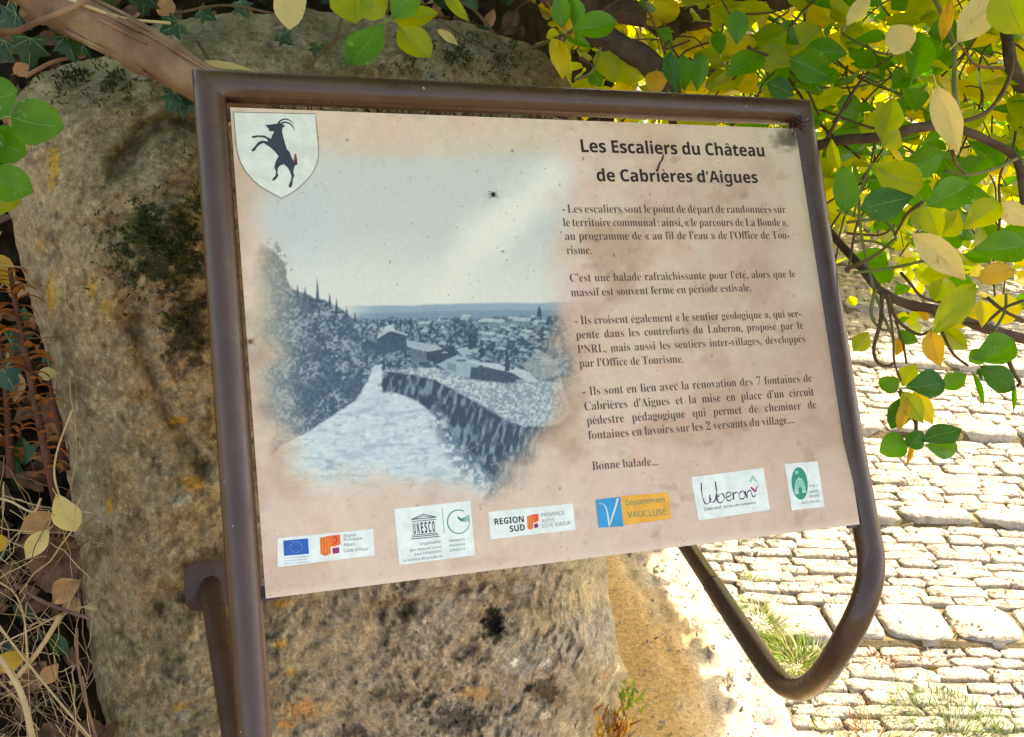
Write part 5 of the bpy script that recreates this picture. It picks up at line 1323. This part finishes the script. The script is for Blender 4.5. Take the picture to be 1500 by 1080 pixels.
# peeling trunk crossing the top-left corner
vine = empty('peeling_vine_trunk', tuple(P(60, -20, .99)), 'thick trunk with peeling fibrous bark crossing the top-left corner to the sign', 'vine')
sp_ = spline(pl([(-20, -70, 1.03), (50, -20, 1.01), (105, 18, 1.0), (165, 48, .99), (225, 80, .985), (285, 116, .985), (350, 150, 1.0), (420, 190, 1.1)]), 14)
m_ = len(sp_); kk_ = 28
rad = np.linspace(.024, .0155, m_)
v, q, c = tube_arrays(sp_, rad, kk_, True)
ax_ = np.repeat(sp_, kk_, 0); dd = v[:m_ * kk_] - ax_
an = np.tile(np.arange(kk_) * 2 * PI / kk_, m_); li = np.repeat(np.arange(m_), kk_)
ds_ = 1 + .10 * fbm(np.cos(an) * 4 + li * .10, np.sin(an) * 4, li * .16, seed=141) + .09 * np.abs(fbm(np.cos(an) * 9, np.sin(an) * 9, li * .05, seed=142)) * 2 + .22 * np.exp(-((li - 52) / 4.) ** 2) * (np.cos(an - 1.2) > .2) + .16 * np.exp(-((li - 78) / 3.) ** 2)
v[:m_ * kk_] = ax_ + dd * ds_[:, None]
mesh_obj('trunk', np_mesh('trunk', v, np.concatenate([q, c])), M['bark'], vine)
for k in range(12):                          # loose bark strips
    t0 = random.randint(30, m_ - 40); L = random.randint(12, 34); an0 = random.uniform(-1.2, 1.6)
    MBs = MB(); tw_ = []
    upv = np.array([0, 0, 1.])
    pts = []
    for t_ in range(t0, min(t0 + L, m_ - 1), 3):
        T_ = sp_[t_ + 1] - sp_[t_]; T_ /= np.linalg.norm(T_); cdir = CAM - sp_[t_]; cdir -= (cdir @ T_) * T_; cdir /= np.linalg.norm(cdir); s2_ = np.cross(T_, cdir)
        pts.append(sp_[t_] + (cdir * math.cos(an0) - s2_ * math.sin(an0)) * rad[t_] * (1.06 + .10 * abs(t_ - t0) / L))
    if len(pts) > 3: MBs.tube(spline(pts, 3), np.linspace(.0028, .0010, (len(pts) - 1) * 3 + 1), 5); MBs.build('bark_strip', M['bark'], vine)
branch([(-20, 42, .98), (20, 46, .98), (60, 30, .97), (105, 12, .965), (140, -10, .97)], .0034, .0026, 'bark', 'side_stem', 6, .1, vine)
branch([(80, -10, .98), (140, 14, .97), (185, 28, .975), (250, 34, .99)], .0020, .0014, 'straw', 'side_stem', 6, .1, vine)
branch([(38, 112, 1.05), (80, 90, 1.04), (125, 82, 1.04)], .0022, .0018, 'bark', 'side_stem', 6, .1, vine)

# ivy
def ivy_mesh():
    if 'ivy' in _lm: return _lm['ivy']
    pts = [(0, 0), (-.12, -.22), (-.02, -.52), (.22, -.34), (.42, -.60), (.50, -.26), (.72, -.20), (1.02, 0), (.72, .20), (.50, .26), (.42, .60), (.22, .34), (-.02, .52), (-.12, .22)]
    V = [(.28, 0, .03)] + [(x, y, -.05 * abs(y) + (.0)) for x, y in pts]; n = len(pts)
    Fc = [[0, 1 + k, 1 + (k + 1) % n] for k in range(n)]; mi = [0] * n
    for tx, ty in ((.95, 0), (.38, .52), (.38, -.52), (0, .46), (0, -.46)):
        b = len(V); d = np.array([tx, ty]) / np.hypot(tx, ty); nn = np.array([-d[1], d[0]]) * .012
        V += [(-nn[0], -nn[1], .02), (nn[0], nn[1], .02), (tx * .55 + nn[0], ty * .55 + nn[1], .024), (tx * .55 - nn[0], ty * .55 - nn[1], .024), (tx, ty, -.05 * abs(ty) + .012)]
        Fc += [[b, b + 1, b + 2, b + 3][::-1], [b + 3, b + 2, b + 4][::-1]]; mi += [1, 1]
    me = bpy.data.meshes.new('ivy_leaf'); me.from_pydata(V, [], Fc); me.materials.append(M['ivy']); me.materials.append(M['ivy_vein'])
    me.polygons.foreach_set('material_index', mi); me.update(); _lm['ivy'] = me; return me
ivy = empty('ivy_plant', tuple(P(60, 120, 1.3)), 'dark ivy with pale-veined lobed leaves around the trunk in the top-left corner', 'ivy')
IV = [(44, 56, 92, 52, 1.06, .9), (96, 52, 70, 44, 1.02, .7), (262, 150, 20, 34, 1.0, .5), (256, 136, 110, 32, .99, .5), (214, -8, 100, 34, 1.02, .75), (262, 34, 150, 34, 1.04, .7), (24, 20, 150, 40, 1.12, .8), (120, 66, 160, 36, 1.12, .7), (6, 60, 120, 46, 1.15, .8),
      (292, 16, 30, 30, 1.15, .6), (150, -10, 90, 40, 1.1, .8), (350, 2, 60, 30, 1.15, .6), (410, 50, 40, 26, 1.18, .5), (245, 66, 160, 28, 1.12, .6), (14, 500, -20, 40, 1.2, .6), (4, 540, 60, 40, 1.2, .6), (70, 515, 20, 30, 1.25, .5), (466, 66, 100, 24, 1.18, .5), (182, 34, 200, 30, 1.12, .5)]
for px, py, an, sz, z_, w_ in IV:
    b_ = P(px, py, z_); a_ = math.radians(an); t_ = P(px + math.cos(a_) * sz, py + math.sin(a_) * sz, z_ + random.uniform(-.02, .02))
    d = t_ - b_; L = np.linalg.norm(d); nrm = CAM - b_; nrm /= np.linalg.norm(nrm); nrm = nrm + rng.normal(size=3) * .25 + np.array([0, 0, .3])
    mesh_obj('leaf', ivy_mesh(), None, ivy, leaf_matrix(b_, d, nrm, L, L * 1.05))
# a round-leaved sprig at the left edge
sprig = empty('round_leaved_sprig', tuple(P(-30, 190, .95)), 'sprig of bright green round leaves entering from the left edge', 'plant')
for q in [(16, 172, 92, 184, 62, .93, 'green', 'round'), (-28, 140, 22, 132, 56, .94, 'green', 'round'), (-30, 212, 12, 214, 40, .95, 'green', 'round'), (-22, 200, 36, 226, 52, .96, 'green', 'round'), (-14, 262, 50, 282, 50, .95, 'green', 'round'), (-24, 300, 24, 292, 40, .97, 'lime', 'round')]:
    place_hero(sprig, q)
branch([(-40, 180, .95), (0, 174, .94), (30, 172, .93)], .0012, .0010, 'twig_green', 'stem', 4, .1, sprig)
branch([(-40, 150, .96), (-24, 200, .96), (-20, 262, .96), (-30, 320, .97)], .0020, .0016, 'twig_green', 'stem', 4, .1, sprig)

# dried orange flower stalks
def bract_mesh():
    if 'bract' in _lm: return _lm['bract']
    V, Fc = [], []
    for i in range(7):
        x = i / 6; w = .16 * math.sin(PI * min(x * .9 + .12, 1)) + .02; zc = .25 * math.sin(x * 2.6) - .25 * x * x
        for t in (-1, -.4, .4, 1): V.append((x, w * t, zc + .08 * abs(t)))
    for i in range(6):
        for k in range(3): Fc.append([i * 4 + k, (i + 1) * 4 + k, (i + 1) * 4 + k + 1, i * 4 + k + 1])
    me = bpy.data.meshes.new('bract'); me.from_pydata(V, [], Fc); me.materials.append(M['rust']); me.polygons.foreach_set('use_smooth', [True] * len(Fc)); me.update()
    _lm['bract'] = me; return me
def stalk(pts, lab, n, z0, size=24):
    st = empty('dried_flower_stalk', tuple(P(pts[0][0], pts[0][1], z0)), lab, 'dried plant', 'dried orange flower stalks beside the boulder')
    path = spline(np.array([P(x, y, z0) for x, y in pts]), 10); b_ = MB(); b_.tube(path, np.linspace(.0052, .0024, len(path)), 8); b_.build('stem', M['rust_dark'], st)
    for k in range(n):
        t = .12 + .88 * (k / n); p = path[int(t * (len(path) - 1))]; a = random.choice((-1, 1)) * random.uniform(.5, 1.2)
        cx = R.T @ np.array([0, 0, 0]); s_ = 1 if k % 2 else -1
        ddc = np.array([s_ * random.uniform(.7, 1), random.uniform(-.35, .3), random.uniform(-.8, .3)]); d = R @ ddc
        nrm = R @ np.array([0, -1., 0]) + rng.normal(size=3) * .2
        L = size / F * z0 * random.uniform(.8, 1.25) * (1 if t < .85 else .7)
        mesh_obj('bract', bract_mesh(), None, st, leaf_matrix(p, d, nrm, L, L * random.uniform(.9, 1.7)))
    return st
stalk([(84, 740), (62, 640), (42, 540), (24, 450), (14, 392)], 'tallest dried stalk with orange curled bracts against the boulder edge', 54, 1.16, 34)
stalk([(16, 700), (12, 620), (6, 540), (-8, 460)], 'shorter rusty stalk behind the tall one at the left edge', 34, 1.24, 28)
stalk([(96, 690), (82, 600), (64, 520)], 'thin rusty stalk tucked against the boulder', 18, 1.30, 20)

# fallen leaves
def fallen(q, lab, mk_name='fallen_leaf'):
    bx_, by_, tx_, ty_, w_, z_, mk, kd = q
    b_ = P(bx_, by_, z_); t_ = P(tx_, ty_, z_ + .004); d = t_ - b_; L = np.linalg.norm(d)
    nrm = CAM - b_; nrm /= np.linalg.norm(nrm); nrm = nrm + np.array([.1, 0, .25])
    o = mesh_obj(mk_name, leaf_mesh(kd, random.randrange(9), mk), None, None, leaf_matrix(b_, d, nrm, L, w_ / F * z_ * 1.05))
    return tag(o, lab, 'leaf', 'fallen leaves lying beside the boulder')
fallen((82, 724, 114, 778, 38, 1.10, 'pale', 'obovate'), 'clean yellow fallen leaf touching the boulder edge')
fallen((72, 776, 38, 818, 28, 1.12, 'pale', 'oval'), 'pale cream fallen leaf below the tan curled one')
fallen((76, 752, 28, 782, 32, 1.13, 'tan', 'oval'), 'tan curled fallen leaf with dark tear')
fallen((-14, 800, 12, 790, 24, 1.12, 'gold', 'round'), 'small orange fallen leaf at the left edge')
fallen((118, 850, 74, 886, 34, 1.15, 'tan', 'oval'), 'brown fallen leaf with holes half under grass, beside boulder')
fallen((-10, 372, 16, 424, 30, 1.2, 'gold', 'oval'), 'mustard yellow fallen leaf above the dried orange stalk')
fallen((-4, 980, 42, 962, 30, 1.15, 'gold', 'oval'), 'yellow brown fallen leaf under the dry grass')
fallen((60, 1000, 84, 974, 24, 1.18, 'tan', 'oval'), 'dull brown fallen leaf deep under dry grass stems')
fallen((20, 108, 42, 94, 22, 1.06, 'tan', 'oval'), 'small crumpled orange leaf below the ivy')
fallen((200, 100, 242, 118, 12, .99, 'gold', 'oval'), 'narrow yellow leaf hanging under the peeling trunk')
fallen((292, 92, 372, 100, 12, 1.0, 'pale', 'oval'), 'long yellow leaf lying on the top left of the sign frame')
fallen((232, 2, 256, 20, 26, 1.1, 'tan', 'round'), 'brown leaf on boulder top beside the ivy')
fallen((640, 44, 672, 66, 12, 1.15, 'pale', 'oval'), 'curled pale leaf on the boulder above the sign')
fallen((52, 640, 58, 660, 14, 1.18, 'pale', 'oval'), 'tiny yellow leaf caught on the dried stalk') if False else fallen((56, 548, 84, 546, 20, 1.2, 'pale', 'oval'), 'tiny pale torn leaf caught on the dried orange stalk')
# grey slate-coloured dead leaves
o1 = fallen((118, 800, 40, 860, 70, 1.18, 'litter', 'round'), 'large grey decayed leaf under the yellow leaves')

# litter and dead grass (uncountable)
def scatter(n, reg, zr, mks, Lr, name, mat_keys, wr_=(.4, .8)):
    items = []
    for _ in range(n):
        x0, y0, x1, y1 = random.choice(reg); px, py = random.uniform(x0, x1), random.uniform(y0, y1)
        zb_ = 1.50 + .25 * float(sst(250, -200, py)) + .10 * float(sst(0, 500, px) * sst(300, 60, py)) - .16 * float(sst(650, 1200, py))
        z_ = zb_ - random.uniform(*zr); p = P(px, py, z_); L = random.uniform(*Lr); a_ = random.uniform(0, 2 * PI)
        d = R @ np.array([math.cos(a_), math.sin(a_), random.uniform(-.4, .4)]); nrm = R @ np.array([random.uniform(-.6, .6), random.uniform(-.9, .2), -1.])
        items.append((0, p, d, nrm, L, L * random.uniform(*wr_), random.choice(mks), random.choice(['obovate', 'oval'])))
    o = leaf_mass(items, name, None); return tag(o, kind='stuff')
tag(scatter(900, [(-300, -150, 820, 70), (-300, -100, 90, 900), (-300, 600, 140, 1300)], (.0, .09), ['litter', 'litter', 'litter', 'tan', 'ivy'], (.02, .05), 'leaf_litter', None), 'brown leaf litter covering the dark bank beside the boulder', 'leaf litter')
g = MB()
for _ in range(560):
    px, py = random.uniform(-160, 140), random.uniform(740, 1300) if random.random() < .93 else random.uniform(300, 740)
    z_ = random.uniform(1.10, 1.36); p0 = P(px, py, z_); a_ = random.uniform(0, 2 * PI); L = random.uniform(.03, .13)
    d = R @ np.array([math.cos(a_), math.sin(a_) * 1.2, random.uniform(-.4, .4)]); bw = R @ rng.normal(size=3) * .16
    pts = [p0 + d * L * t_ + bw * L * t_ * t_ + rng.normal(size=3) * L * .018 for t_ in np.linspace(-.5, .5, 7)]
    if max(PR(p)[0] for p in pts) > 146 + max(0, (pts[0][2] < .8) * 6): continue
    g.tube(pts, random.uniform(.00025, .0007), 4, random.choice([0, 0, 1]), False)
tag(g.build('dry_grass', [M['straw'], M['straw_dark']]), 'tangle of dry straw and dead stems in the bottom-left corner', 'dry grass', kind='stuff')
GS = [([(-10, 952), (18, 990), (36, 1030), (52, 1100)], .0034, 'straw', 'thick curved straw stem in the bottom-left corner'), ([(-10, 906), (30, 958), (80, 1020), (140, 1090)], .0013, 'straw', 'long straight straw crossing down to the bottom edge'),
      ([(-10, 948), (50, 920), (100, 895), (128, 888)], .0008, 'straw', 'thin straw with tufted tip touching the boulder'), ([(16, 1002), (50, 962), (72, 930), (88, 902)], .0026, 'straw', 'pale broken stick leaning among the dry grass'),
      ([(20, 856), (60, 880), (100, 896), (132, 906)], .0020, 'straw_dark', 'brown woody stick reaching the boulder from the left'), ([(112, 920), (114, 970), (124, 1020), (140, 1080)], .0016, 'straw_dark', 'reddish upright dead stem along the boulder foot'),
      ([(-6, 850), (22, 870), (36, 910), (40, 970)], .0010, 'straw', 'arched pale straw near the left edge'), ([(60, 730), (48, 750), (16, 735), (-10, 728)], .0012, 'straw', 'short flattened straw above the tan leaf'), ([(106, 600), (84, 660), (80, 700), (92, 740)], .0010, 'straw', 'bent pale straw hanging beside the dried stalk')]
for pts, r, mk, lab in GS:
    b_ = MB(); z_ = 1.12; b_.tube(spline(np.array([P(x, y, z_ + random.uniform(-.01, .01)) for x, y in pts]), 6), r, 7)
    if 'tufted' in lab:
        for k in range(9):
            a_ = random.uniform(-.7, .7); b_.tube(np.array([P(122, 890, z_), P(128 + 14 * math.cos(a_), 889 + 12 * math.sin(a_), z_)]), .0003, 4)
    o = b_.build('grass_stem' if mk == 'straw' else 'dead_stem', M[mk]); tag(o, lab, 'stem')
# twigs over the boulder
for pts, r, lab in (([(452, 100), (470, 78), (492, 56), (500, 25)], .0018, 'slender grey twig rising from behind the sign top'), ([(288, 60), (300, 78), (310, 96)], .0016, 'small twig fork above the sign corner'), ([(255, 20), (330, 8), (400, 20)], .0014, 'thin pale vine stem on top of the boulder')):
    b_ = MB(); b_.tube(spline(np.array([P(x, y, 1.05) for x, y in pts]), 6), r, 7); tag(b_.build('twig', M['twig']), lab, 'twig')

# weeds on the stairs
def weed(c, lab, n, h, mats, spread, cat='weed', curl=.4, grp=None, wbl=.0022):
    b_ = MB(); c = np.array(c, float)
    for k in range(n):
        a_ = random.uniform(0, 2 * PI); L = h * random.uniform(.45, 1.1); base = c + np.array([math.cos(a_), math.sin(a_), 0]) * spread * random.random() ** .6
        base[2] = ground_z(base[0], base[1]) + .0
        d = np.array([math.cos(a_) * curl, math.sin(a_) * curl, 1]); d /= np.linalg.norm(d); sd = np.cross(d, rng.normal(size=3)); sd /= np.linalg.norm(sd); w_ = wbl * random.uniform(.35, .8); L *= random.uniform(.5, 1.)
        V = []
        for t_ in np.linspace(0, 1, 5):
            p = base + d * L * t_ + np.array([math.cos(a_ + .8), math.sin(a_ + .8), -1.0]) * L * .5 * t_ * t_; V += [p - sd * w_ * (1 - t_ * .92), p + sd * w_ * (1 - t_ * .92)]
        b_.add(V, [[2 * i, 2 * i + 1, 2 * i + 3, 2 * i + 2] for i in range(4)], random.randrange(len(mats)))
    o = b_.build('weed_tuft', [M[k] for k in mats]); return tag(o, lab, cat, grp)
def _GPold(px, py):                              # photo pixel -> point on the mean ground slope
    r = R @ np.array([(px - 750) / F, (py - 540) / F, 1]); t = 1.
    n_ = np.array([np.tan(SL) * np.sin(PH), -np.tan(SL) * np.cos(PH), 1]); t = -(n_ @ CAM) / (n_ @ r); return CAM + r * t
weed(GP(1165, 975), 'dense green grass tuft framed by the bend of the sign tube', 700, .075, ['grass', 'grass', 'grass', 'straw'], .075, 'grass tuft')
weed(GP(1110, 915), 'yellow green grass tuft left of the dense green one', 300, .08, ['grass', 'grass', 'straw'], .045, 'grass tuft')
weed(GP(1100, 850), 'small dry yellow tuft highest behind the left leg of the tube bend', 36, .05, ['grass', 'straw'], .02, 'grass tuft')
weed(GP(1390, 1078), 'grey green bushy weed at the bottom edge', 800, .05, ['weed_grey', 'weed_grey', 'grass'], .13)
weed(GP(1480, 1085), 'grey green weed in the bottom right corner', 120, .06, ['weed_grey', 'grass'], .06)
weed(GP(1270, 1090), 'rusty and yellow dried weed at the bottom edge left of the grey green one', 150, .07, ['rust', 'straw', 'grass'], .08)
weed(GP(1405, 925), 'small reddish dry weed in a joint of the paving', 22, .05, ['rust', 'straw'], .018)
weed(GP(1290, 965), 'sparse rusty weed just above the large slab', 30, .05, ['rust', 'straw'], .03)
weed(GP(1360, 972), 'sparse straw coloured weed in the middle of the slab edge', 26, .05, ['straw', 'rust'], .025)
weed(GP(1262, 1030), 'tiny red weed on the slab right of the tube bend', 12, .03, ['rust'], .012)
weed(GP(1195, 1058), 'tiny bright green weed below the tube bend', 26, .025, ['grass'], .018)
weed(GP(1290, 708), 'tiny bright green sprout beside the right tube', 14, .02, ['grass'], .01)
w0 = P(918, 1040, 1.72)
def wall_weed(c, lab, n, h, mats, spread):
    b_ = MB()
    for k in range(n):
        L = h * random.uniform(.4, 1.); base = c + rng.normal(size=3) * spread; d = np.array([random.uniform(-.6, .6), random.uniform(-.6, .2), 1]); d /= np.linalg.norm(d); sd = np.cross(d, rng.normal(size=3)); sd /= np.linalg.norm(sd)
        V = []
        for t_ in np.linspace(0, 1, 4): p = base + d * L * t_; V += [p - sd * .003 * (1 - t_ * .8), p + sd * .003 * (1 - t_ * .8)]
        b_.add(V, [[2 * i, 2 * i + 1, 2 * i + 3, 2 * i + 2] for i in range(3)], random.randrange(len(mats)))
    return tag(b_.build('weed_tuft', [M[k] for k in mats]), lab, 'weed')
wall_weed(P(918, 1025, 1.70), 'small green weed growing between the boulder and ochre bank', 40, .030, ['grass'], .010)
wall_weed(P(898, 1075, 1.68), 'orange brown dried weed at the foot of the boulder', 110, .04, ['rust', 'straw', 'gold'], .014)
# pebbles and crumbs on the mortar bank and in the paving joints
pv, pf, pn = [], [], 0
for _ in range(1000):
    if random.random() < .22: c = GP(random.uniform(880, 1110), random.uniform(790, 1140)); zo = .022 + .03 * float(sst(0, .9, np.clip((edge_s(c @ dT) - c @ dS) / .25, 0, 6)))
    else: c = GP(random.uniform(1040, 1560), random.uniform(520, 1120)); zo = None
    s0 = c @ dS; t0_ = c @ dT
    c[2] = ground_z(c[0], c[1]) + zo if zo is not None else tread_z(t0_) + .001
    r_ = random.uniform(.0012, .0045) if random.random() < .9 else random.uniform(.005, .009)
    q = np.array([[1, 0, 0], [0, 1, 0], [-1, 0, 0], [0, -1, 0], [0, 0, .8], [0, 0, -.8]]) * r_ * rng.uniform(.6, 1.3, (6, 3)) + rng.normal(size=(6, 3)) * r_ * .15 + c
    pv.append(q); pf += [[pn + a for a in f] for f in ((0, 1, 4), (1, 2, 4), (2, 3, 4), (3, 0, 4), (1, 0, 5), (2, 1, 5), (3, 2, 5), (0, 3, 5))]; pn += 6
tag(mesh_obj('pebbles', np_mesh('pebbles', np.concatenate(pv), pf, False), M['stone']), 'scattered pebbles and grit on the mortar bank and paving', 'gravel', kind='stuff')
# moss cushions in the joints
g = MB()
mv, mf, n_ = [], [], 0
for _ in range(60):
    px, py = random.uniform(1050, 1560), random.uniform(560, 1040); c = GP(px, py); t_ = c @ dT; s_ = c @ dS
    if s_ < edge_s(t_): continue
    for k in range(55):
        b0 = c + dS * rng.normal() * .014 + dT * rng.normal() * .004; b0[2] = tread_z(b0 @ dT) - .012 + .004 * random.random()
        d = rng.normal(size=3) * .5 + np.array([0, 0, 1]); d /= np.linalg.norm(d); sd = np.cross(d, rng.normal(size=3)); sd /= np.linalg.norm(sd); L = random.uniform(.004, .010)
        mv += [b0 - sd * .0016, b0 + sd * .0016, b0 + d * L]; mf.append([n_, n_ + 1, n_ + 2]); n_ += 3
mo = mesh_obj('joint_moss', np_mesh('joint_moss', np.array(mv), mf, False), M['moss_bright']); tag(mo, 'bright green moss growing in the paving joints', 'moss', kind='stuff')

# small things on the sign
def bug(px, py, lab, s=1., col='ink_title'):
    b_ = MB(); c = pxw(np.array([px]), np.array([py]), 8)[0]; sc = s * .0014
    pts = [c + (-VW * .3 * t_ + UW * .12 * t_ * t_) * sc * 3 - NW * .0006 for t_ in np.linspace(-1.2, 1.2, 7)]
    b_.tube(pts, [sc * q for q in (.1, .6, 1, .9, 1.1, .5, .1)], 7)
    for k in (-1, 0, 1):
        for s_ in (-1, 1): b_.tube([c + VW * k * sc * .7, c + VW * k * sc * 1.1 + UW * s_ * sc * 1.4 - NW * sc, c + VW * k * sc * 1.5 + UW * s_ * sc * 2.1 + NW * sc * .2], sc * .10, 4)
    return tag(b_.build('insect', M[col]), lab, 'insect')
bug(722, 286, 'small dark insect on the printed sky of the sign', 1.5)
bug(367, 501, 'tiny brown insect at the left edge of the sign panel', 1.2, 'straw_dark')
b_ = MB(); pts = pxw(np.array([972, 970, 966, 964, 962]), np.array([226, 234, 240, 246, 252]), 6); b_.tube(pts, [.0003, .0008, .0007, .0009, .0004], 6)
tag(b_.build('dry_twig', M['ink_title']), 'short dark twig stuck between the two title lines', 'twig')
b_ = MB()
for k in range(70):
    c = pxw(np.array([1166 + rng.normal() * 4.5]), np.array([184 + rng.normal() * 4]), 10)[0] - NW * abs(rng.normal()) * .004
    d = rng.normal(size=3) * .002; b_.tube([c, c + d, c + d * 1.6 + rng.normal(size=3) * .001], .0004, 4, 0 if random.random() < .85 else 1)
tag(b_.build('web_debris', [M['ink_title'], M['ink_red']]), 'clump of cobweb and dirt in the top right corner of the sign', 'cobweb')
b_ = MB()
for k in range(420):
    t_ = random.random(); px = 344 + t_ * 560; py = 155 + t_ * 21 + rng.normal() * 2.4; c = P(px, py, 1.0 + .00022 * (px - 344)) + NW * .02 ; d = rng.normal(size=3) * .006
    b_.tube([c, c + d, c + d * 1.5 + rng.normal(size=3) * .002], random.uniform(.0005, .0014), 4, random.randrange(2))
tag(b_.build('plant_debris', [M['straw_dark'], M['litter']]), 'strip of dead plant debris lodged behind the top edge of the panel', 'debris', kind='stuff')
